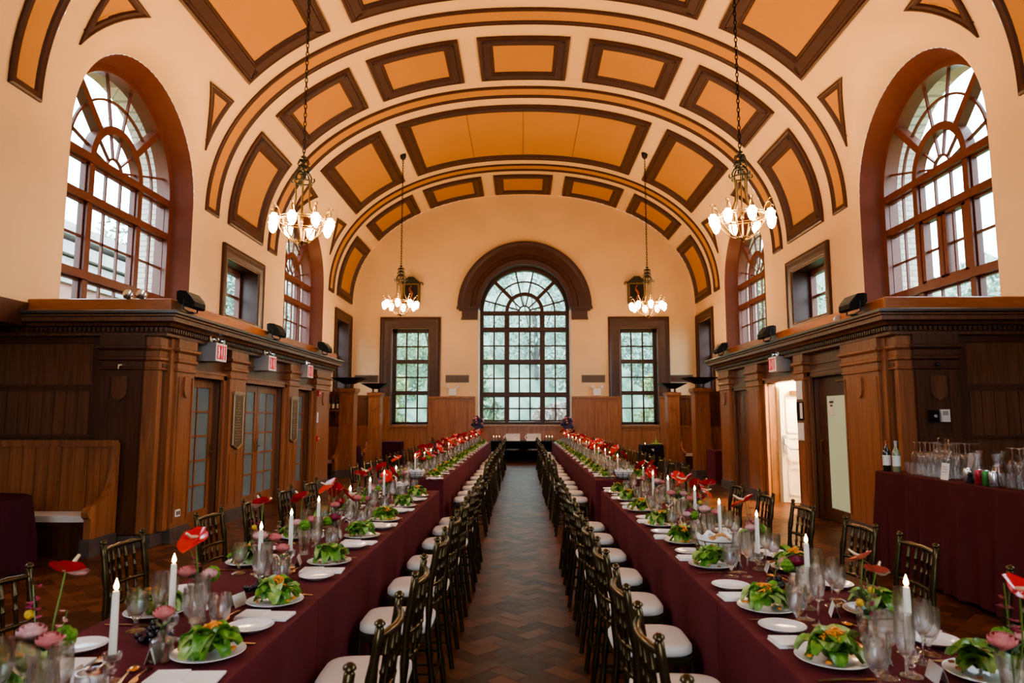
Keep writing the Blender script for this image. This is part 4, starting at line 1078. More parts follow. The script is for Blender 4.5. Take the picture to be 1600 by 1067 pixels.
def arrangement(kind, x, y, rz, label, z=H, sc=1):
    g = 'floral vases along the tables'
    if kind in ARR: dup(ARR[kind], (x,y,z+.001), rz, label, g, sc); return
    cat = 'flower vase'; ARR[kind] = t = thing('flower_vase', label, cat, (x,y,z+.001), rz, g)
    m = MB()
    if kind == 'rose_bud':
        vase_mesh(m,'bud'); m.build('vase', M['glass'], t, 50); s_ = MB(); s_.tube([(0,0,.012),(.003,0,.06),(0,0,.125)],.0025,6); s_.build('stem', M['stem'], t)
        rose(t,(0,0,.150),.030,'rose'); leaves(t,(0,0,.10),4,.05,3)
    elif kind == 'mixed_bud':
        vase_mesh(m,'round'); m.build('vase', M['glass'], t, 50)
        spray(t,(0,0,.02),(.03,.02,.22),'magenta',4,8,.012); ball(t,(-.035,.0,.14),.014,'yellow','craspedia',.1); anthurium(t,(0,0,.02),(.02,-.03,.25),.5,.4,.9,'petal_or'); leaves(t,(0,0,.09),6,.06,5)
    elif kind == 'tall_red':
        vase_mesh(m,'tall'); m.build('vase', M['glass'], t, 50)
        anthurium(t,(0,0,.02),(-.02,.03,.33),.55,2.2,1.15)
        rose(t,(.035,.035,.19),.032,'rose'); rose(t,(-.045,-.02,.185),.028,'rose_p'); ball(t,(.0,-.05,.18),.030,'green_ball','green_dianthus',.18,3)
        spray(t,(0,0,.05),(.03,.06,.36),'orchid',7,9,.017,'orchid_spray'); leaves(t,(0,0,.15),9,.075,8)
    elif kind == 'tall_mixed':
        vase_mesh(m,'tall'); m.build('vase', M['glass'], t, 50)
        anthurium(t,(0,0,.02),(.03,.05,.36),.5,1.2,1.1); rose(t,(-.035,.0,.20),.033,'rose_p'); rose(t,(.02,-.045,.185),.030,'rose')
        ball(t,(.045,.02,.175),.032,'green_ball','green_dianthus',.18,5); ball(t,(-.05,.03,.25),.013,'yellow','craspedia',.1); spray(t,(0,0,.05),(-.05,.05,.33),'magenta',9,10,.016,'snapdragon'); spray(t,(0,0,.05),(.06,-.05,.27),'rose_p',10,9,.013); leaves(t,(0,0,.15),8,.07,11)
    elif kind == 'dahlia':
        vase_mesh(m,'round'); m.build('vase', M['glass'], t, 50)
        rose(t,(.02,0,.135),.036,'orchid','dahlia'); ball(t,(-.035,.01,.125),.030,'green_ball','green_dianthus',.18,7); rose(t,(.0,.045,.125),.028,'rose_p'); spray(t,(0,0,.05),(.03,-.05,.2),'thistle',12,6,.012,'thistle'); leaves(t,(0,0,.09),6,.055,13)
    elif kind == 'double_red':
        vase_mesh(m,'tall'); m.build('vase', M['glass'], t, 50)
        anthurium(t,(0,0,.02),(-.03,.05,.33),.7,1.9,1.25); anthurium(t,(0,0,.02),(.05,.0,.29),.9,.1,1.15); anthurium(t,(0,0,.02),(-.02,-.06,.26),.85,-1.7,1.1)
        rose(t,(.03,-.03,.2),.034,'petal_red'); rose(t,(-.04,.02,.19),.030,'rose'); spray(t,(0,0,.05),(-.05,-.04,.34),'orchid',17,9,.018,'orchid_spray'); spray(t,(0,0,.05),(.05,.07,.33),'petal_red',18,9,.017,'orchid_spray'); leaves(t,(0,0,.15),8,.07,19)
def grapes(x, y, label, seed):
    t = thing('grape_bunch', label, 'grapes', (x,y,H+.001), 0, 'bunches of black grapes'); r = random.Random(seed); k = 0
    m = MB()
    for q in range(34):
        rr = r.uniform(0,.05); a = r.uniform(0,6.28); z = .012+r.uniform(0,1)*max(0,.062-rr*.9); m.sphere((rr*cos(a)*1.3, rr*sin(a), z), .0125, 8, 6)
    m.build('grape_cluster', M['grape'], t, 180); m = MB(); m.tube([(0,0,.05),(.01,.01,.09),(.03,.01,.10)],.003,5); m.build('stem', M['stem'], t)
CXN = {-1: -1.34, 1: 1.215}; CXF = {-1: -1.46, 1: 1.30}
CY = {-1: [2.22,2.62,3.39,3.87,4.47,5.15,5.85,6.58,7.20], 1: [2.31,3.08,3.84,4.38,5.19,6.05,6.55,7.36]}
for sx in (-1,1):
    for k, y in enumerate(CY[sx]): candle(CXN[sx]+rng.uniform(-.03,.03), y, 'lit white taper candle in glass holder on %s, %s from camera' % (NEARN[sx], ORD[k+1]))
    for k in range(17): candle(CXF[sx]+rng.uniform(-.05,.05), 9.45+.76*k+rng.uniform(-.08,.08), 'lit white taper candle on %s, %s from its near end' % (FARN[sx], ORD[k+1]))
AR = {-1: [('tall_mixed',-1.43,2.05,.4),('rose_bud',-1.275,2.42,0),('tall_red',-1.36,2.86,2.4),('rose_bud',-1.27,3.58,.5),('tall_mixed',-1.40,3.68,1.2),('tall_red',-1.36,4.22,.3),('dahlia',-1.33,4.72,1),('double_red',-1.38,5.02,2),('tall_mixed',-1.36,5.48,.2),('rose_bud',-1.30,5.68,0),('tall_red',-1.38,6.2,1.2),('double_red',-1.36,6.72,.5),('tall_mixed',-1.36,7.63,2.8)],
      1: [('tall_red',1.36,2.06,2.9),('mixed_bud',1.245,2.66,.4),('dahlia',1.25,3.36,.5),('mixed_bud',1.33,2.86,2.0),('tall_red',1.30,4.08,.6),('tall_mixed',1.22,4.72,.3),('dahlia',1.18,5.02,2),('double_red',1.30,5.42,1.1),('tall_red',1.24,5.78,2.5),('rose_bud',1.18,6.28,0),('tall_mixed',1.26,6.75,1.4),('double_red',1.24,7.1,.4)]}
DESC = {'tall_mixed': 'vase of one anthurium, pink roses and green dianthus', 'rose_bud': 'square glass bud vase with a single pink rose', 'tall_red': 'vase of red anthurium and dark orchid spray', 'dahlia': 'short vase with burgundy dahlia and green dianthus', 'double_red': 'tall vase crowded with red anthuriums', 'mixed_bud': 'small round vase with coral anthurium and yellow craspedia'}
for sx in (-1,1):
    for k,(kd,x,y,rz) in enumerate(AR[sx]): arrangement(kd, x, y, rz, '%s, %s on %s' % (DESC[kd], ORD[k+1], NEARN[sx]))
    for k in range(17):
        kd = ('double_red','tall_red','double_red','tall_mixed')[k%4]; arrangement(kd, CXF[sx]+rng.uniform(-.02,.02), 9.75+.755*k, rng.uniform(0,6.28), '%s, %s on %s' % (DESC[kd], ORD[k+1], FARN[sx]), sc=1.12)
grapes(-1.40, 2.60, 'bunch of black grapes on the near left table', 1); grapes(1.17, 3.40, 'bunch of black grapes in front of the dahlia vase, near right table', 2); grapes(1.10, 4.90, 'bunch of black grapes farther along the near right table', 3); grapes(-1.28, 3.30, 'bunch of black grapes beside a candle, near left table', 4)
# bread baskets
BK = None
M['bread'] = mat('crusty_bread', (.50,.27,.11), .7, noise=.3, nscale=25)
def basket(x, y, label):
    global BK
    if BK: dup(BK, (x,y,H+.001), rng.uniform(0,3), label); return
    BK = t = thing('bread_basket', label, 'basket', (x,y,H+.001), 0, 'black wire bread baskets'); K = M['iron']
    m = MB()
    for r_, z in ((.075,.004),(.105,.035),(.122,.065),(.132,.095)): m.tube([(r_*cos(a),r_*sin(a),z) for a in [2*pi*k/28 for k in range(29)]], .0028, 5)
    for k in range(10): a = 2*pi*k/10; m.tube([(r_*cos(a),r_*sin(a),z) for r_,z in ((.05,.003),(.075,.004),(.105,.035),(.122,.065),(.133,.098))], .0028, 5)
    m.build('wire_frame', K, t, 60)
    m = MB(); r = random.Random(5); rows = []
    for r_, z in ((.02,.008),(.07,.009),(.098,.036),(.114,.066),(.124,.10),(.118,.118),(.10,.10)): rows.append([(r_*cos(a)*(1+.05*sin(5*a)),r_*sin(a)*(1+.05*sin(5*a)),z+(.014*sin(7*a+1) if z > .09 else 0)) for a in [2*pi*k/36 for k in range(36)]])
    m.rings(rows, True, False); m.build('liner_napkin', M['napkin'], t, 60)
    for q,(a,b,c,rz) in enumerate(((-.04,.02,.088,.4),(.04,.03,.092,1.6),(.0,-.045,.09,2.6),(.01,.0,.112,.9))):
        o = thing('bread_roll', 'bread roll %s, %s' % (('at the back','at the side','at the front','on top')[q], label.replace('black wire bread basket','in basket').replace('with white liner ','')), 'bread', (x+a,y+b,H+c), rz, 'bread rolls')
        m = MB(); m.sphere((0,0,0),.038,12,8,(1.25,.85,.62)); m.build('crust', M['bread'], o, 180); m = MB(); m.tube([(-.03,-.006,.021),(0,0,.0245),(.03,.006,.021)],.003,5); m.build('score_mark', M['wax'], o)
basket(1.14, 4.22, 'black wire bread basket with white liner on the near right table'); basket(-1.46, 9.21, 'black wire bread basket at the near end of the far left table'); basket(1.30, 9.21, 'black wire bread basket at the near end of the far right table'); basket(-1.36, 7.37, 'black wire bread basket toward the end of the near left table')
# ------------------------------------------------------------------ chandeliers
M['shade'] = emitter('lit_frosted_shade', (1,.68,.38), 72, True)
CHD = None
def chandelier(x, y, zb, label):
    global CHD
    zt = Z0 + B*(1-(abs(x)/A)**NE)**(1/NE)
    if CHD is None:
        t = thing('chandelier', label, 'chandelier', (x,y,zb), 0, 'gilt eight-light chandeliers')
        m = MB(); m.tube([(.0,0,1.06),(.0,0,1.52)],.012,6)
        for z,r_ in ((1.20,.05),(1.28,.085),(1.36,.06),(1.43,.05)): m.lathe([(.012,-.02),(r_*.5,-.015),(r_,.0),(r_*.5,.02),(.012,.03)],(0,0,z),12)
        for k in range(6):
            a = 2*pi*k/6
            for z,r_ in ((1.22,.085),(1.33,.075)): m.tube([(.02*cos(a),.02*sin(a),z+.05),(r_*cos(a),r_*sin(a),z+.04),(r_*1.25*cos(a),r_*1.25*sin(a),z-.02),(r_*cos(a),r_*sin(a),z-.03)],[.012,.012,.009,.006],6)
        m.build('foliate_top', M['verd'], t, 60)
        m = MB()
        for z,r_ in ((1.16,.07),(1.02,.135)): m.tube([(r_*cos(a),r_*sin(a),z) for a in [2*pi*k/24 for k in range(25)]], .012, 6)
        for k in range(6):
            a = 2*pi*k/6; c,s_ = cos(a),sin(a)
            m.tube([(r_*c,r_*s_,z) for r_,z in ((.05,1.20),(.10,1.15),(.135,1.08),(.13,1.02),(.16,1.0),(.185,1.03),(.18,1.07),(.16,1.06))],[.012]*6+[.009,.006],6)
        m.build('crown_cage', M['verd'], t, 60)
        for k in range(4):
            a = 2*pi*k/4+.3; c,s_ = cos(a),sin(a); m = MB()
            m.tube([(r_*c,r_*s_,z) for r_,z in ((.115,1.02),(.105,.9),(.10,.75),(.115,.62),(.17,.5),(.25,.42),(.33,.385))],[.013,.013,.014,.015,.014,.012,.012],8); m.build('rod', M['brass'], t, 60)
        m = MB(); m.tube([(.35*cos(a),.35*sin(a),.37) for a in [2*pi*k/40 for k in range(41)]], .016, 8); m.tube([(.35*cos(a),.35*sin(a),.41) for a in [2*pi*k/40 for k in range(41)]], .008, 6); m.build('ring', M['brass'], t, 60)
        m = MB(); m.tube([(0,0,1.05),(0,0,.05)],.012,8); m.lathe([(.012,0),(.03,.02),(.02,.05),(.035,.08),(.012,.12)],(0,0,.34),12); m.build('centre_rod', M['brass'], t, 60)
        for k in range(8):
            a = 2*pi*k/8+.2; c,s_ = cos(a),sin(a); m = MB()
            m.tube([(r_*c,r_*s_,z) for r_,z in ((.35,.37),(.33,.26),(.27,.16),(.17,.07),(.07,.035),(.03,.05))],[.011,.013,.012,.011,.010,.008],7); m.build('basket_rib', M['brass'], t, 60)
        m = MB(); m.lathe([(.004,-.02),(.02,-.01),(.03,.01),(.06,.025),(.085,.04),(.06,.055),(.02,.06)],(0,0,0),14)
        for k in range(10): a = 2*pi*k/10; m.tube([(.05*cos(a),.05*sin(a),.03),(.095*cos(a),.095*sin(a),.03),(.105*cos(a),.105*sin(a),.055)],[.010,.012,.005],6)
        m.build('bottom_finial', M['brass'], t, 60)
        for k in range(8):
            a = 2*pi*k/8; c,s_ = cos(a),sin(a); m = MB(); R = .455
            m.tube([(r_*c,r_*s_,z) for r_,z in ((.35,.39),(.37,.47),(.41,.53),(R,.53),(R+.012,.47),(R,.41))],[.009]*6,6)
            m.tube([(r_*c,r_*s_,z) for r_,z in ((.41,.53),(.43,.57),(.47,.585),(.50,.56),(.49,.535))],[.007,.008,.007,.006,.004],6)
            ar = m.build('arm', M['brass'], t, 60)
            m = MB(); m.lathe([(.004,.10),(.040,.098),(.043,.09),(.046,.065),(.066,.058),(.073,.05),(.073,.02),(.067,.014),(.064,-.02),(.056,-.06),(.034,-.105),(.004,-.125)],(R*c,R*s_,.315),16); m.build('glass_shade', M['shade'], ar, 60)
            m = MB(); m.lathe([(.068,.012),(.0765,.016),(.0765,.026),(.068,.029)],(R*c,R*s_,.315),16,False); m.build('shade_band', M['brass'], ar, 60)
        CHD = t; r = t
    else: r = dup(CHD, (x,y,zb), 0, label)
    # the chain hangs from the vault; each has its own length
    m = MB(); z, k, top = 1.50, 0, zt-zb-.02
    while z < top-.12:
        w = .020; pts = []
        for q in range(13):
            a = 2*pi*q/12; u, v = w*cos(a), .048*sin(a)
            pts.append((u,0,z+.04+v) if k % 2 == 0 else (0,u,z+.04+v))
        m.tube(pts, .0075, 5, False); z += .074; k += 1
    m.build('chain', M['iron'], r, 60)
    m = MB(); m.tube([(0,0,z-.02),(0,0,top)],.012,6); m.lathe([(.03,-.14),(.07,-.10),(.09,-.02),(.09,.0)],(0,0,top),14); m.build('ceiling_rose', M['iron'], r, 60)
chandelier(-3.53,10.5,4.28,'near left chandelier of gilt metal with eight lit glass shades')
chandelier(3.42,10.5,4.32,'near right chandelier of gilt metal with eight lit glass shades')
chandelier(-3.48,19.05,4.40,'far left chandelier of gilt metal before the end wall')
chandelier(3.50,19.05,4.34,'far right chandelier of gilt metal before the end wall')
# ------------------------------------------------------------------ signs and fittings on the panelling
def letters(put, text, h, w, gap, t):
    """block capitals from bars; put(u,v) -> 3D corner builder"""
    st = w*.26; x = 0; m = MB()
    def br(u0,v0,u1,v1,wd=st):
        d = Vector((u1-u0,v1-v0)).normalized(); n = Vector((-d.y,d.x))*wd/2
        q = [(u0+n.x,v0+n.y),(u0-n.x,v0-n.y),(u1-n.x,v1-n.y),(u1+n.x,v1+n.y)]; m.prism(q, lambda a,b: put(a,b,0), lambda a,b: put(a,b,t))
    tot = len(text)*w+(len(text)-1)*gap; x = -tot/2
    for ch in text:
        if ch == 'I': br(x+w/2,-h/2,x+w/2,h/2); br(x+w*.2,h/2-st/2,x+w*.8,h/2-st/2,st*.6); br(x+w*.2,-h/2+st/2,x+w*.8,-h/2+st/2,st*.6)
        if ch == 'E':
            br(x+st/2,-h/2,x+st/2,h/2); br(x,h/2-st/2,x+w,h/2-st/2,st*.8); br(x,-h/2+st/2,x+w,-h/2+st/2,st*.8); br(x,0,x+w*.8,0,st*.8)
        if ch == 'X': br(x+st/2,-h/2,x+w-st/2,h/2); br(x+st/2,h/2,x+w-st/2,-h/2)
        if ch == 'T': br(x+w/2,-h/2,x+w/2,h/2); br(x,h/2-st/2,x+w,h/2-st/2,st*.8)
        x += w+gap
    return m
def exit_sign(sx, yc, nl, label):
    t = thing('exit_sign', label, 'exit sign', (sx*4.40,yc,2.36)); X = lambda x,y,z: (sx*x-sx*4.40, y-yc, z-2.36)
    m = MB(X); m.box(4.345,yc-.17,2.36,4.60,yc+.17,2.62); m.build('housing', M['grey'], t)
    m = MB(X); m.box(4.335,yc-.165,2.365,4.346,yc+.165,2.615); m.build('sign_face', M['signface'], t)
    put = lambda u,v,d: X(4.334-d, yc-sx*u*-1*-1 if False else yc+(u if sx < 0 else -u), 2.49+v)
    letters(put, 'EXIT', .195, .062, .012, .008).build('lettering', M['red'], t)
    for k in range(nl):
        yy = yc+(k-(nl-1)/2)*.15; m = MB(X); m.tube([(4.47,yy,2.62),(4.47,yy,2.67)],.012,6)
        dx = (-.045,0,.045)[k] if nl == 3 else (-.03,.04)[k]
        m.tube([(4.50,yy,2.685),(4.45,yy+dx*.3,2.68),(4.405,yy+dx,2.67),(4.40,yy+dx,2.67)],[.025,.05,.06,.052],12); h = m.build('lamp_head', M['silver'], t, 50)
exit_sign(-1,9.66,3,'grey exit sign with three lamp heads over the first french door'); exit_sign(-1,11.68,3,'grey exit sign with lamp heads over the middle french doors'); exit_sign(-1,13.80,2,'grey exit sign over the third french door'); exit_sign(1,12.0,2,'exit sign with lamp heads over the lit doorway')
FLD = None
def flood(sx, y, label, s=1):
    global FLD
    loc = (sx*4.268, y, 2.890)
    if FLD: dup(FLD, loc, 0 if sx < 0 else pi, label, None, s); return
    FLD = t = thing('floodlight', label, 'floodlight', loc, 0, 'black floodlights along the cornices')
    m = MB(); rs = []
    for x,hw,z0,z1 in ((-.11,.15,.16,.26),(-.06,.17,.10,.27),(.02,.175,.06,.26),(.09,.17,.05,.18),(.12,.15,.07,.13)): rs.append([(x,-hw,z0),(x,hw,z0),(x,hw,z1),(x,-hw,z1)])
    m.rings(rs); m.build('lamp_body', M['black'], t)
    m = MB(); m.box(-.06,-.05,0,.06,.05,.012); m.build('foot', M['iron'], t)
    m = MB(); m.tube([(0,-.18,.16),(0,-.185,.03),(0,0,.012),(0,.185,.03),(0,.18,.16)],.010,6); m.build('yoke', M['iron'], t)
for sx, ys_ in ((-1,(8.55,11.6,14.5)),(1,(8.85,12.0,14.8))):
    for k, y in enumerate(ys_): flood(sx, y, '%s black floodlight on the %s cornice, counted from the camera' % (ORD[k+1], SIDE[sx]))
# small spot lamps and an outlet
def spot(x,y,z,label,K):
    t = thing('spot_lamp', label, 'lamp', (x,y,z)); m = MB(); m.tube([(0,.07,.05),(0,.03,.05),(0,-.05,.045),(0,-.055,.045)],[.02,.045,.062,.052],14); m.build('lamp_head', M[K], t, 50)
    m = MB(); m.tube([(0,.02,0),(0,.02,.04)],.012,6); m.lathe([(.035,0),(.035,.01),(.01,.012)],(0,.02,0),12); m.build('base', M[K], t)
spot(-4.95,8.36,3.052,'clear round spot lamp on the left parapet','silver'); spot(-4.78,8.36,3.052,'chrome spot lamp beside the clear one on the left parapet','silver'); spot(4.38,9.55,2.89,'small white spot lamp on the right cornice','white'); spot(4.38,15.4,2.89,'small white camera lamp at the far end of the right cornice','white')
o = thing('wall_outlet','white wall outlet low on the first left pilaster','outlet',(-4.497,8.945,.30)); m = MB(); m.box(-.004,-.06,0,.008,.06,.09); m.build('cover_plate', M['white'], o); m = MB(); m.box(.008,-.04,.02,.011,-.01,.07); m.box(.008,.01,.02,.011,.04,.07); m.build('socket', M['black'], o)
def plaque(y, label, zc=1.50):
    t = thing('bronze_plaque', label, 'plaque', (-4.495,y,zc)); m = MB(); w, h = .19, .42
    pts = [(-w,h),(w,h),(w,-h*.85),(w*.6,-h*.92),(0,-h*1.02),(-w*.6,-h*.92),(-w,-h*.85)]
    m.prism(pts, lambda a,b:(0,a,b), lambda a,b:(.022,a,b)); m.build('plate', M['plaque'], t)
    m = MB(); m.rings([[(d,a,b) for a,b in inset(pts[::-1],q)] for d,q in ((.0225,0),(.034,.004),(.034,.018),(.0225,.022))],True,False); m.box(.0,-w-.015,h,.04,w+.015,h+.05); m.build('border', M['plaque_l'], t)
    m = MB(); r = random.Random(int(y*10))
    for k in range(15):
        hw = r.choice((.04,.06,.09,.11,.125)) if k > 4 else (.05,.03,.045,.09,.03)[k]; z = .30-.042*k; q = -hw
        while q < hw-.012: l = r.uniform(.014,.034); m.box(.021,q,z-.007,.026,min(q+l,hw),z+.009); q += l+.007
    m.build('raised_lettering', M['plaque_l'], t)
plaque(10.67,'bronze memorial plaque on the pilaster between first and middle french doors'); plaque(13.31,'bronze memorial plaque on the pilaster before the third french door')
for z,lb,K,h in ((2.02,'red fire alarm strobe','redbox',.13),(1.05,'red fire alarm pull box','redbox',.11),(1.45,'white switch plate','white',.22)):
    t = thing('alarm_box' if K == 'redbox' else 'switch_plate', lb+' on the last left pilaster', 'alarm' if K == 'redbox' else 'switch', (-4.494,14.86,z)); m = MB(); m.box(0,-.05,0,.04 if K=='redbox' else .012,.05,h); m.build('box_body', M[K], t); m = MB(); m.box(.04 if K=='redbox' else .012,-.03,h*.4,.055 if K=='redbox' else .018,.03,h*.62); m.build('bar', M['white'], t)
# right side notices and controls
def board(y, z, w, h, label, K, inner=None, cat='notice', name='notice_board'):
    t = thing(name, label, cat, (4.494,y,z)); m = MB(); m.box(-.014,-w/2,0,0,w/2,h); m.build('backing', M['black'] if inner else M[K], t)
    m = MB(); m.box(-.018,-w/2+.02,.03,-.014,w/2-.02 if not inner else -w/2+w*.45,h-.02); m.build('sheet', M[inner or 'napkin'], t)
board(11.25,1.86,.24,.30,'upper white notice on the right pilaster before the lit doorway','white'); board(11.25,1.52,.26,.30,'black framed notice between the two white ones, right pilaster','black','napkin'); board(11.25,1.20,.24,.28,'lower white notice on the right pilaster before the lit doorway','white')
t = thing('paper_sign','white paper sign with black lettering taped on the frosted pane','sign',(4.688,10.56,1.60)); m = MB(); m.box(-.002,-.10,0,0,.10,.26); m.build('paper', M['napkin'], t); m = MB()
for z,n in ((.19,7),(.135,4)):
    for k in range(n): m.box(-.004,-.07+.02*k+(7-n)*.01,z,-.002,-.07+.02*k+(7-n)*.01+.013,z+.028)
m.build('printed_lettering', M['black'], t)
t = thing('keypad','white keypad on the right front pilaster','keypad',(5.06,PY0-.041,1.52)); m = MB(); m.box(-.055,-.03,0,.055,0,.15); m.build('housing', M['white'], t); m = MB(); m.box(-.03,-.034,.08,.03,-.03,.13); m.build('screen', M['grey'], t)
t = thing('control_box','black control box left of the white keypad','control box',(4.92,PY0-.041,1.52)); m = MB(); m.box(-.05,-.06,0,.05,0,.14); m.build('housing', M['black'], t); m = MB(); m.lathe([(.02,0),(.02,.012),(.015,.014)],(0,0,0),10); m.v = [(x,-.06-z,y+.07) for x,y,z in m.v]; m.build('dial', M['grey'], t)
# end wall: vents, emergency lamps, crest lanterns, extinguisher
for x, lb in ((-5.62,'far left corner'),(-2.36,'left of the great window'),(2.50,'right of the great window'),(5.62,'far right corner')):
    t = thing('air_vent','grey wall vent on the end wall, '+lb,'vent',(x,YE,2.78)); m = MB(); m.box(-.42,-.02,0,.42,-.001,.27); m.build('frame', M['grille'], t); m = MB()
    for k in range(30): m.box(-.39+k*.026,-.028,.03,-.378+k*.026,-.02,.24)
    m.build('grille', M['wood_d'], t)
for x, lb in ((-2.52,'left'),(2.62,'right')):
    t = thing('emergency_light','white twin-head emergency light on the end wall, %s of the great window' % lb,'emergency light',(x,YE,2.32)); m = MB(); m.box(-.13,-.09,0,.13,-.001,.24); m.build('housing', M['white'], t)
    for sg in (-1,1): m = MB(); m.tube([(sg*.08,-.05,.24),(sg*.14,-.05,.30)],.012,6); m.tube([(sg*.17,-.02,.31),(sg*.17,-.07,.31),(sg*.17,-.12,.30)],[.04,.06,.05],12); m.build('lamp_head', M['white'], t, 50)
def crest(x, label):
    t = thing('crest_lantern', label, 'wall lantern', (x,YE,5.62)); m = MB(); w = .31
    m.box(-w,-.17,0,w,-.001,.74); m.build('cabinet', M['iron'], t)
    m = MB(); m.prism([(-w-.05,.74),(w+.05,.74),(w*.55,.90),(w*.3,.97),(-w*.3,.97),(-w*.55,.90)], lambda a,b:(a,-.21,b), lambda a,b:(a,-.001,b)); 
    for sg in (-1,1): m.tube([(sg*(w+.05),-.21,.76),(sg*(w+.12),-.21,.74),(sg*(w+.14),-.21,.68),(sg*(w+.09),-.21,.67)],.022,6)
    m.build('crest_top', M['verd'], t)
    m = MB(); m.rings([[(a,d,b) for a,b in inset([(-w,0),(w,0),(w,.74),(-w,.74)],q)] for d,q in ((-.17,0),(-.195,.01),(-.195,.06),(-.172,.07))],True,False); m.build('rim', M['plaque'], t)
    m = MB(); P = [(.0,-.19,.60),(-.05,-.19,.55),(-.02,-.19,.46),(.05,-.19,.36),(.03,-.19,.25),(-.01,-.19,.16),(.02,-.19,.08)]; m.tube(P,[.02,.035,.05,.05,.035,.025,.012],8); m.sphere((0,-.19,.62),.035,8,6); m.build('relief_figure', M['redbox_b'], t, 60)
M['redbox_b'] = mat('copper_relief', (.42,.12,.05), .4, metal=.6)
crest(-4.05,'bronze crest lantern high on the end wall behind the far left chandelier'); crest(4.08,'bronze crest lantern high on the end wall behind the far right chandelier')
t = thing('fire_extinguisher','black fire extinguisher with white label by the left end window','fire extinguisher',(-3.19,YE-.28,.012)); m = MB(); m.lathe([(0,0),(.085,0),(.09,.02),(.09,.58),(.07,.66),(.03,.70),(.03,.74),(0,.74)],n=16); m.build('cylinder', M['iron'], t, 50); m = MB(); m.lathe([(.0915,.25),(.0915,.45)],n=16,cap=False); m.build('label_band', M['white'], t); m = MB(); m.tube([(0,0,.74),(0,0,.80)],.015,6); m.box(-.02,-.09,.80,.02,.05,.83); m.tube([(.02,0,.77),(.12,-.02,.72),(.12,-.03,.4)],.012,6); m.build('valve', M['black'], t)
# ------------------------------------------------------------------ furniture of the end bay and the alcoves
t = thing('serving_table','black serving table with lower shelf below the great window','table',(0,23.55,0)); m = MB(); m.box(-1.12,-.30,.71,1.08,.30,.75); m.build('tabletop', M['black'], t); m = MB(); m.box(-1.08,-.27,.40,1.04,.27,.43); m.build('shelf', M['black'], t); m = MB(); m.box(-1.08,.24,.05,1.04,.27,.71); m.build('back_panel', M['black'], t)
for a in (-1.07,1.03):
    for b in (-.26,.26): m = MB(); m.box(a-.03,b-.03,0,a+.03,b+.03,.71); m.build('leg', M['black'], t)
M['paper'] = mat('cream_card', (.66,.58,.52), .7, noise=.25, nscale=40)
for k,(x,lb) in enumerate(((-.36,'left'),(.36,'right'))):
    t = thing('serving_caddy','white serving caddy with card back, %s one on the serving table' % lb,'caddy',(x,23.5,.752)); m = MB(); m.box(-.24,.06,0,.24,.08,.24); m.build('card_back', M['paper'], t); m = MB(); m.box(-.26,-.12,0,.24,.06,.06); m.build('tray', M['white'], t); m = MB(); m.tube([(-.27,-.05,.06),(-.31,-.05,.12),(-.27,-.05,.18),(-.22,-.05,.16)],.016,6); m.build('handle', M['white'], t)
    for q in range(3): one('stacked_plate', PM['d'], (x+.02*q-.02,23.45,.431+.014*q), 0, 'white plate on the lower shelf, %s stack, %s from the bottom' % (lb, ORD[q+1]), 'plate', 'spare plates on the shelf').scale = (1.9,1.4,1)
M['glow'] = emitter('candle_box_glow', (1,.62,.28), 6)
for x, lb in ((-.92,'left'),(.88,'right')):
    t = thing('candle_lantern','clear glass box lantern of lit candles, %s end of the serving table' % lb,'lantern',(x,23.5,.752)); m = MB()
    for a,b,c,d in ((-.16,-.10,.16,-.095),(-.16,.095,.16,.10),(-.16,-.10,-.155,.10),(.155,-.10,.16,.10)): m.box(a,b,0,c,d,.22)
    m.build('glass_wall', M['glass'], t)
    for q in (-.10,0,.10): m = MB(); m.lathe([(0,.005),(.035,.005),(.035,.13),(0,.13)],(q,0,0),12); cdl = m.build('pillar_candle', M['wax'], t, 50); m = MB(); m.lathe([(.001,.13),(.012,.145),(.001,.175)],(q,0,0),8); m.build('flame', M['glow'], cdl)
M['dusk'] = mat('dark_violet_blooms', (.035,.03,.07), .7, noise=.5, nscale=60)
for x, lb in ((-1.47,'left'),(1.42,'right')):
    t = thing('flower_urn','tall white urn of dark violet flowers, %s of the great window' % lb,'flower urn',(x,22.15,H+.001)); m = MB(); m.lathe([(0,0),(.06,0),(.06,.02),(.025,.04),(.02,.30),(.05,.36),(.06,.42),(.05,.42)],n=14); m.build('urn', M['white'], t, 50); ball(t,(0,0,.60),.19,'dusk','flower_dome',.3,4)
    m = MB(); r = random.Random(9)
    for k in range(16): a, e = r.uniform(0,6.28), r.uniform(-.2,1.4); m.sphere((.19*cos(a)*cos(e),.19*sin(a)*cos(e),.60+.19*sin(e)),.03,6,5)
    m.build('rose_blooms', M['rose'], t, 180)
cloth(3.38,3.98,19.72,20.32,.77,'black cloth on the small square table by the far right booth',K='black',seed=71)
t = thing('green_tray','lime green tray with a slim bottle on the small black table','tray',(3.82,19.95,.772)); m = MB(); m.lathe([(0,0),(.12,0),(.16,.03),(.15,.032),(.11,.008),(0,.008)],n=18); M['lime'] = mat('lime_green', (.38,.62,.03), .4); m.build('dish', M['lime'], t, 50); m = MB(); m.lathe([(0,.009),(.03,.009),(.03,.12),(.012,.17),(.012,.22),(0,.22)],n=10); m.build('bottle', M['lettuce_p'], t, 50)
t = thing('table_card','small white card on the front of the black table','card',(3.62,19.715,.60)); m = MB(); m.box(-.09,-.004,0,.09,0,.06); m.build('card_sheet', M['white'], t)
t = thing('tea_light','tiny lit tea light on the black table','candle',(3.50,19.95,.772)); m = MB(); m.lathe([(0,0),(.03,0),(.035,.06),(.032,.06),(.027,.006),(0,.006)],n=12); m.build('cup', M['glass'], t); m = MB(); m.lathe([(.001,.02),(.01,.03),(.001,.05)],n=8); m.build('flame', M['flame'], t)
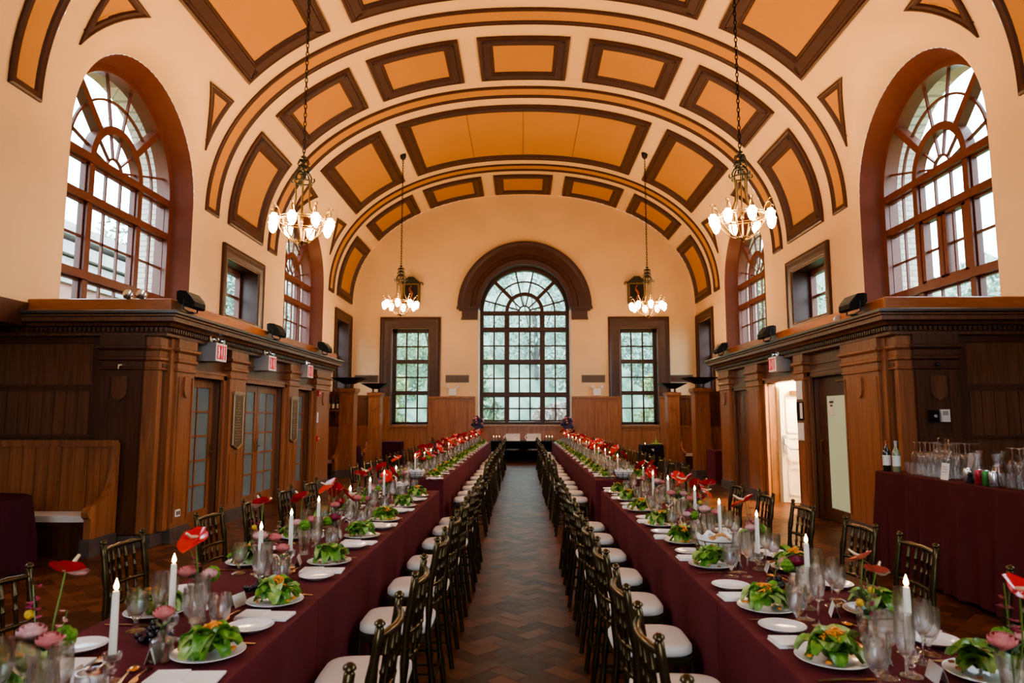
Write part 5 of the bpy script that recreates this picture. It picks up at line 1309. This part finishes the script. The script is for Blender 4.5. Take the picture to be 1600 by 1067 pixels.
def round_cloth(x, y, r_, h, label, K, nf=11, hem=.015):
    rows = []; n = 88
    for z, f in ((h,0),(h-.008,.06),(h-.03,.1),(h-.2,.4),(h-.45,.8),(hem,1)):
        rows.append([((r_+(.01 if f else 0)+f*(.05+.045*sin(nf*a+sin(3*a)))) * cos(a)+x, (r_+(.01 if f else 0)+f*(.05+.045*sin(nf*a+sin(3*a))))*sin(a)+y, z) for a in [2*pi*k/n for k in range(n)]])
    m = MB(); m.rings(rows,True,False); m.poly(rows[0]); tag(m.build('round_tablecloth', M[K], None, 50), label, 'tablecloth')
round_cloth(-5.74,6.98,.58,.75,'plum cloth on the round table in front of the left settle','plum')
round_cloth(-5.28,16.95,.36,.70,'plum cloth on the round table by the nearer left booth','plum'); round_cloth(-5.22,20.45,.34,.70,'plum cloth on the round table by the farther left booth','plum')
cloth(-4.75,-4.05,22.6,23.2,.75,'plum cloth on the square table in the far left corner',K='plum',seed=72); cloth(4.62,5.35,16.75,17.5,.75,'burgundy cloth on the square table by the nearer right booth',seed=73)
# wall shelf with bottles, nearer left booth
t = thing('bottle_shelf','oak wall shelf with bracket on the nearer left booth partition','shelf',(-5.12,18.165,1.66)); m = MB(); m.box(-.35,-.17,.06,.26,-.001,.10); m.build('shelf_board', M['wood_l'], t); m = MB(); m.prism([(-.001,.06),(-.15,.06),(-.11,-.04),(-.04,-.10),(-.05,-.25),(-.001,-.32)], lambda a,b:(.14,a,b), lambda a,b:(.20,a,b)); m.build('bracket', M['wood_l'], t)
M['amber'] = mat('amber_bottle', (.55,.36,.12), .12, coat=.4); M['darkglass'] = mat('dark_bottle_glass', (.012,.016,.010), .08, coat=.5)
for k in range(5):
    t = thing('liquor_bottle','dark necked bottle with pale label, %s on the shelf' % ORD[k+1],'bottle',(-5.40+.12*k,18.08,1.7605),0,'bottles on the wall shelf'); m = MB(); m.lathe([(0,0),(.04,0),(.042,.01),(.042,.19),(.03,.23),(.014,.25),(.014,.31),(.017,.312),(.017,.33),(0,.33)],n=12); m.build('bottle_body', M['darkglass'], t, 50); m = MB(); m.lathe([(.043,.03),(.043,.15)],n=12,cap=False); m.build('bottle_label', M['amber'], t)
# ------------------------------------------------------------------ the bar
BH = 1.02
BX0, BX1, BY0, BY1 = 3.70, 4.36, 4.4, 7.36
cloth(BX0,BX1,BY0,BY1,BH,'wine red cloth on the long bar table in front of the right panelling',K='cloth_r',wav=.05,seed=90,flare=.03,nf=24,hem=.05)
def bottle(x,y,kind,label):
    t = thing('wine_bottle',label,'bottle',(x,y,BH+.001)); m = MB(); m.lathe([(0,0),(.036,0),(.038,.006),(.038,.19),(.03,.22),(.015,.245),(.014,.30),(.0165,.302),(.0165,.315),(0,.315)],n=16); m.build('bottle_body', M['darkglass' if kind else 'paleglass'], t, 50)
    m = MB(); m.lathe([(.0388,.06),(.0388,.165)],n=16,cap=False); lb = m.build('bottle_label', M['white'], t, 50); m = MB()
    for z,w in ((.14,.9),(.12,.6),(.10,.8),(.08,.5)): m.rings([[(.0393*cos(a),.0393*sin(a),z+d) for a in [pi+.6*w-1.2*w*k/6 for k in range(7)]] for d in (0,.006)],False,False)
    m.build('label_print', M['grey'], lb); m = MB(); m.lathe([(.0148,.245),(.0146,.30),(.0172,.302),(.0172,.316),(0,.317)],n=14); m.build('capsule', M['redcap' if kind else 'grey'], t, 50)
M['redcap'] = mat('red_foil', (.42,.10,.04), .35, metal=.4); M['paleglass'] = mat('pale_green_bottle', (.22,.25,.14), .08, coat=.5)
bottle(3.765,7.28,1,'dark wine bottle with red foil at the end of the bar'); bottle(3.795,7.15,0,'pale green wine bottle beside the red-foiled one on the bar')
WG = GM['wine']
TMB = MB(); TMB.lathe([(0,0),(.030,0),(.032,.004),(.037,.11),(.035,.11),(.030,.010),(0,.008)],n=16); TUM = TMB.mesh('tumbler', M['glass'], 50)
k = 0
def bglass(me, nm, x, y, z, flip, label, grp):
    o = one(nm, me, (x,y,z), 0, label, 'glass', grp); 
    if flip: o.rotation_euler = (pi,0,0)
rows = []
for cl,(ya,yb,nmc) in enumerate(((6.98,6.30,'first glass cluster'),(5.62,4.75,'second glass cluster'))):
    ny = int((ya-yb)/.085)
    for i in range(ny):
        for j in range(5):
            x, y = 3.83+j*.088+rng.uniform(-.004,.004), ya-i*.085+rng.uniform(-.004,.004)
            if i % 1 == 0: bglass(TUM,'bar_tumbler',x,y,BH+.001,False,'clear tumbler, %s on the bar, %s row from the aisle, %s along' % (nmc, ORD[j+1], ORD[i+1]),'tumblers on the bar')
    # a board of tumblers is topped by upturned stemmed glasses
    for i in range(ny-1):
        for j in range(4):
            x, y = 3.874+j*.088+rng.uniform(-.006,.006), ya-.042-i*.085+rng.uniform(-.006,.006)
            bglass(WG,'bar_wine_glass',x,y,BH+.113+.205,True,'upturned wine glass, %s on the bar, %s row from the aisle, %s along' % (nmc, ORD[j+1], ORD[i+1]),'upturned wine glasses on the bar')
    for i in range(0 if cl else 1, ny-2, 2):
        x, y = 3.90+rng.uniform(0,.2), ya-.085-i*.085
        bglass(WG,'bar_wine_glass',x,y,BH+.113+.205+.045,True,'topmost upturned wine glass, %s on the bar, %s along' % (nmc, ORD[i+1]),'topmost upturned wine glasses')
t = thing('bar_card','white card standing at the front of the bar','card',(3.755,6.28,BH+.001)); m = MB(); m.obox((0,0,.075),(.003,.11,.15),0,0,.15); m.build('card_sheet', M['napkin'], t); m = MB()
for z in (.045,.07,.095,.115): m.obox((-.004,0,z),(.002,.075,.006),0,0,.15)
m.build('printed_lines', M['grey'], t)
t = thing('menu_holder','tilted grey menu holder behind the white bar card','menu holder',(3.98,6.24,BH+.001)); m = MB(); m.obox((0,0,.13),(.012,.13,.22),0,0,.2); m.build('board', M['grey'], t); m = MB(); m.box(-.05,-.06,0,.05,.06,.012); m.build('base', M['black'], t)
M['juice'] = mat('orange_juice', (.72,.24,.05), .3); M['pink'] = mat('pink_juice', (.62,.20,.17), .3); M['redj'] = mat('cranberry_juice', (.45,.02,.03), .25)
def carafe(x,y,juice,label,h=.26):
    t = thing('carafe',label,'carafe',(x,y,BH+.001)); m = MB(); m.lathe([(0,0),(.045,0),(.05,.01),(.052,h*.4),(.03,h*.68),(.028,h*.78),(.042,h),(.040,h),(.025,h*.78),(.027,h*.68),(.049,h*.4),(.046,.012),(0,.008)],n=18); m.build('glass_body', M['glass'], t, 50)
    if juice: m = MB(); m.lathe([(0,.012),(.044,.013),(.0475,h*.4),(.03,h*.62),(0,h*.62)],n=16); m.build('juice', M[juice], t, 50)
for x,y,j,lb in ((3.95,6.12,None,'empty glass carafe on the bar behind the cards'),(4.08,6.02,None,'second empty glass carafe on the bar'),(3.98,5.92,'juice','glass carafe of orange juice on the bar'),(3.90,5.80,'juice','smaller orange juice carafe at the bar front'),(4.05,5.72,'redj','glass carafe of cranberry juice on the bar')): carafe(x,y,j,lb,.27 if j is None else .25)
M['cangreen'] = mat('green_can', (.05,.22,.05), .3, metal=.4); M['cansil'] = mat('silver_can', (.6,.6,.62), .25, metal=.9); M['canred'] = mat('red_can', (.40,.03,.05), .3, metal=.4)
for x,y,K,lb in ((3.79,6.02,'cansil','silver drink can by the carafes'),(3.785,5.86,'canred','red drink can at the bar front'),(3.775,5.76,'cangreen','green drink can at the bar front'),(3.77,5.67,'cansil','silver drink can next to the green one')):
    t = thing('drink_can',lb,'can',(x,y,BH+.001)); m = MB(); m.lathe([(0,.003),(.026,0),(.033,.012),(.033,.108),(.026,.122),(0,.119)],n=16); m.build('can_body', M[K], t, 50); m = MB(); m.tube([(-.008,0,.121),(.012,0,.122)],.005,6); m.build('pull_tab', M['cansil'], t)
t = thing('pepper_mill','small black mill beside the cans on the bar','mill',(3.76,5.945,BH+.001)); m = MB(); m.lathe([(0,0),(.024,0),(.022,.04),(.016,.06),(.02,.08),(0,.085)],n=12); m.build('mill_body', M['black'], t, 50); m = MB(); m.sphere((0,0,.095),.012); m.build('mill_knob', M['silver'], t)
# ------------------------------------------------------------------ outside
def tree(x, y, h, r_, K, label, seed, n=900):
    r = random.Random(seed); t = thing('leafy_tree', label, 'tree', (x,y,-2.0), 0, None); m = MB()
    m.tube([(0,0,0),(.1,0,h*.3),(.0,.1,h*.62)],[.22,.17,.10],8)
    for k in range(4): a = r.uniform(0,6.28); m.tube([(.05,0,h*.4),(r_*.4*cos(a),r_*.4*sin(a),h*.7)],[.09,.04],6)
    m.build('trunk', M['bark'], t, 60); m = MB()
    cl = [(r.uniform(-.7,.7)*r_, r.uniform(-.7,.7)*r_, h*r.uniform(.38,.98), r_*r.uniform(.25,.42)) for _ in range(16)]
    for k in range(n):
        cx_,cy_,cz,cr = r.choice(cl); a,e = r.uniform(0,6.28), math.asin(r.uniform(-1,1)); q = cr*r.uniform(.6,1.1); p = Vector((cx_+q*cos(a)*cos(e), cy_+q*sin(a)*cos(e), cz+q*sin(e)))
        u = Vector((r.gauss(0,1),r.gauss(0,1),r.gauss(0,1))).normalized()*r.uniform(.10,.20)*(1.4 if y < 0 or abs(x) > 15 else 1); v = u.cross(Vector((r.gauss(0,1),r.gauss(0,1),r.gauss(0,1)))).normalized()*u.length*.6
        m.poly([p-u, p+v*.7, p+u, p-v*.7])
    m.build('foliage', M[K], t)
M['bark'] = mat('tree_bark', (.06,.04,.03), .9, noise=.4, nscale=6)
M['fol_g'] = leaf_mat('mid_green_foliage', (.13,.22,.12), (.36,.48,.27), 1.2); M['fol_b'] = leaf_mat('blue_green_foliage', (.16,.26,.21), (.40,.54,.46), 1.0); M['fol_y'] = leaf_mat('yellow_green_foliage', (.24,.33,.12), (.52,.58,.28), 1.2); M['fol_r'] = leaf_mat('russet_foliage', (.28,.20,.17), (.52,.38,.34), 1.2)
TR_ = [(-14,38,13,3.7,'fol_b'),(-4.8,37.5,14,3.8,'fol_g'),(4.3,37.5,14,3.8,'fol_b'),(13.4,38,13,3.7,'fol_g'),(-9.5,48,17,4.4,'fol_g'),(.9,48,18,4.5,'fol_b'),(11.4,48,17,4.4,'fol_g')]
TR_ += [(-10.9+4.35*k,30.2,(5.4,5.8,5.0,4.6,5.2,5.6)[k],1.8,('fol_g','fol_y','fol_g','fol_r','fol_y','fol_g')[k]) for k in range(6)]
CN = {'fol_b':'blue-green','fol_g':'mid-green','fol_y':'yellow-green','fol_r':'russet'}
for k,(x,y,h,r_,K) in enumerate(TR_):
    lb = ('%s tall tree outside the end windows, %s from the left in the nearer row' % (CN[K], ORD[k+1])) if k < 4 else ('%s tallest tree outside the end windows, %s in the back row' % (CN[K], ORD[k-3])) if k < 7 else '%s low shrub tree outside the end windows, %s from the left' % (CN[K], ORD[k-6])
    tree(x,y,h,r_,K,lb,40+k,8000 if h > 8 else 4500)
m = MB(); r = random.Random(4)
def hz(u,v): x = -45+90*u; y = 42+26*v; return (x, y+2.2*sin(x*.31)+1.3*sin(x*.83+1), -2+17*min(1,v*1.25)**.7*(1+.12*sin(x*.27+1)+.07*sin(x*.9))+.6*sin(3.1*x+7*v))
m.grid(hz,120,24); M['wooded'] = leaf_mat('wooded_slope_foliage', (.05,.12,.08), (.26,.37,.27), .9); struct(m.build('hill', M['wooded'], smooth=60), 'wooded slope rising behind the trees outside the end windows', 'hill')
m = MB(); m.box(-60,YE+1.2,-2.2,60,70,-2.0); m.box(-60,-30,-2.2,-7.9,YE+1.2,-2.0); m.box(7.9,-30,-2.2,60,YE+1.2,-2.0); M['lawn'] = mat('wet_lawn', (.06,.12,.04), .9, noise=.4, nscale=1); struct(m.build('ground', M['lawn']), 'wet lawn outside the hall', 'lawn')
for k,(x,y,h,r_) in enumerate(((-25,40,14,5),(-33,20,15,5.5),(-24,56,15,5),(24,33,11,5))): tree(x,y,h,r_,'fol_b','blue-green tree outside the side windows, %s' % ('beyond the left roof','over the left roof','at the far left corner','to the right')[k], 70+k, 5000)
M['roof'] = mat('pale_wet_roof', (.42,.42,.42), .5, noise=.2, nscale=3); M['stucco'] = mat('faded_red_stucco', (.32,.17,.14), .8, noise=.15, nscale=2)
t = thing('neighbouring_house','faded red house with pale stepped cornice outside the left window','building',(-19,20,-2)); m = MB(); m.box(-4,-12,0,3,12,8.2); m.build('house_wall', M['stucco'], t)
m = MB(); 
for k,(z,o_) in enumerate(((8.2,.15),(8.6,.35),(9.1,.55),(9.7,.7))): m.box(-4-o_,-12-o_,z,3+o_,12+o_,z+.42)
m.build('cornice', M['roof'], t)
for k in range(5): m = MB(); m.box(2.98,-10.5+4.6*k,4.2,3.06,-9.2+4.6*k,6.4); m.build('window', M['frost'], t)
# ------------------------------------------------------------------ camera
f_, VX, VY = 1067.0, 816.0, 650.0
pit = math.atan((VY-533.5)/f_); yaw = math.atan((VX-800)*cos(pit)/f_)
fw = Vector((-sin(yaw)*cos(pit), cos(yaw)*cos(pit), sin(pit))); rt = Vector((cos(yaw), sin(yaw), 0)); up = rt.cross(fw)
cd = bpy.data.cameras.new('camera'); cam = bpy.data.objects.new('camera', cd); COL.objects.link(cam)
mw = Matrix((rt, up, -fw)).transposed().to_4x4(); mw.translation = (-.04, 0, 1.59); cam.matrix_world = mw
cd.sensor_width = 36; cd.lens = f_/1600*36; cd.clip_start = .05; cd.clip_end = 400
cd.dof.use_dof = True; cd.dof.focus_distance = 8.5; cd.dof.aperture_fstop = 4.2
S.camera = cam
# ------------------------------------------------------------------ light
w = bpy.data.worlds.new('overcast_sky'); S.world = w; w.use_nodes = True; nt = w.node_tree; bg = nt.nodes['Background']
g = nt.nodes.new('ShaderNodeNewGeometry'); sp = nt.nodes.new('ShaderNodeSeparateXYZ'); tc = nt.nodes.new('ShaderNodeTexCoord'); nt.links.new(tc.outputs['Generated'], sp.inputs[0])
rp = nt.nodes.new('ShaderNodeValToRGB'); e = rp.color_ramp.elements; e[0].position = .42; e[0].color = (.28,.32,.30,1); e[1].position = .62; e[1].color = (.74,.87,1.0,1)
mr = nt.nodes.new('ShaderNodeMapRange'); mr.inputs['From Min'].default_value = -1; nt.links.new(sp.outputs[2], mr.inputs['Value']); nt.links.new(mr.outputs['Result'], rp.inputs['Fac'])
nt.links.new(rp.outputs['Color'], bg.inputs['Color']); bg.inputs['Strength'].default_value = SKY
def lamp(name, kind, loc, power, col, size=.2, rot=None, **k):
    d = bpy.data.lights.new(name, kind); d.energy = power; d.color = col
    if kind == 'AREA':
        d.shape = k.get('shape','RECTANGLE'); d.size = size; d.size_y = k.get('sy', size)
        if k.get('portal'): d.cycles.is_portal = True
    elif kind in ('POINT','SPOT'): d.shadow_soft_size = size
    if kind == 'SPOT': d.spot_size = k['angle']; d.spot_blend = k.get('blend',.8)
    o = bpy.data.objects.new(name, d); COL.objects.link(o); o.location = loc
    if rot is not None:
        o.rotation_euler = Vector(rot).to_track_quat('-Z','Y').to_euler()
    return o
for sx in (-1,1):
    for c in WC: lamp('sky_portal','AREA',(sx*(A+1.15), c, 4.9),1,(1,1,1),4.4,(-sx,0,0),sy=5.0,portal=True)
    lamp('sky_portal','AREA',(sx*4.1, YE+.6, 3.0),1,(1,1,1),1.4,(0,-1,0),sy=3.5,portal=True)
lamp('sky_portal','AREA',(EC, YE+.6, 4.2),1,(1,1,1),3.4,(0,-1,0),sy=6.0,portal=True)
lamp('sky_portal','AREA',(0, YB-.2, 3.9),1,(1,1,1),5.4,(0,1,0),sy=7.2,portal=True)
WARM = (1.0,.55,.24)
for sx in (-1,1):
    for y in (8.75,11.7,14.6): lamp('cornice_floodlight','SPOT',(sx*4.42,y,3.36),P_FL,WARM,.12,(-sx*.45,.0,1),angle=RD(150))
    for x, y in ((4.5,18.2),(4.46,21.4)): lamp('torchiere_glow','SPOT',(sx*x,y,2.78),P_TO,WARM,.2,(-sx*.2,0,1),angle=RD(165))
lamp('corridor_light','AREA',(5.35,12.1,2.5),P_CO,(1,.72,.42),.7,(-.75,.0,-.75),sy=.7)
S.view_settings.view_transform = 'AgX'; S.view_settings.look = 'AgX - Medium High Contrast'; S.view_settings.exposure = EXPO
S.cycles.max_bounces = 14; S.cycles.diffuse_bounces = 4; S.cycles.glossy_bounces = 4; S.cycles.transparent_max_bounces = 40; S.cycles.transmission_bounces = 12
S.cycles.sample_clamp_indirect = 20; S.cycles.caustics_reflective = False; S.cycles.caustics_refractive = False
S.cycles.use_denoising = True
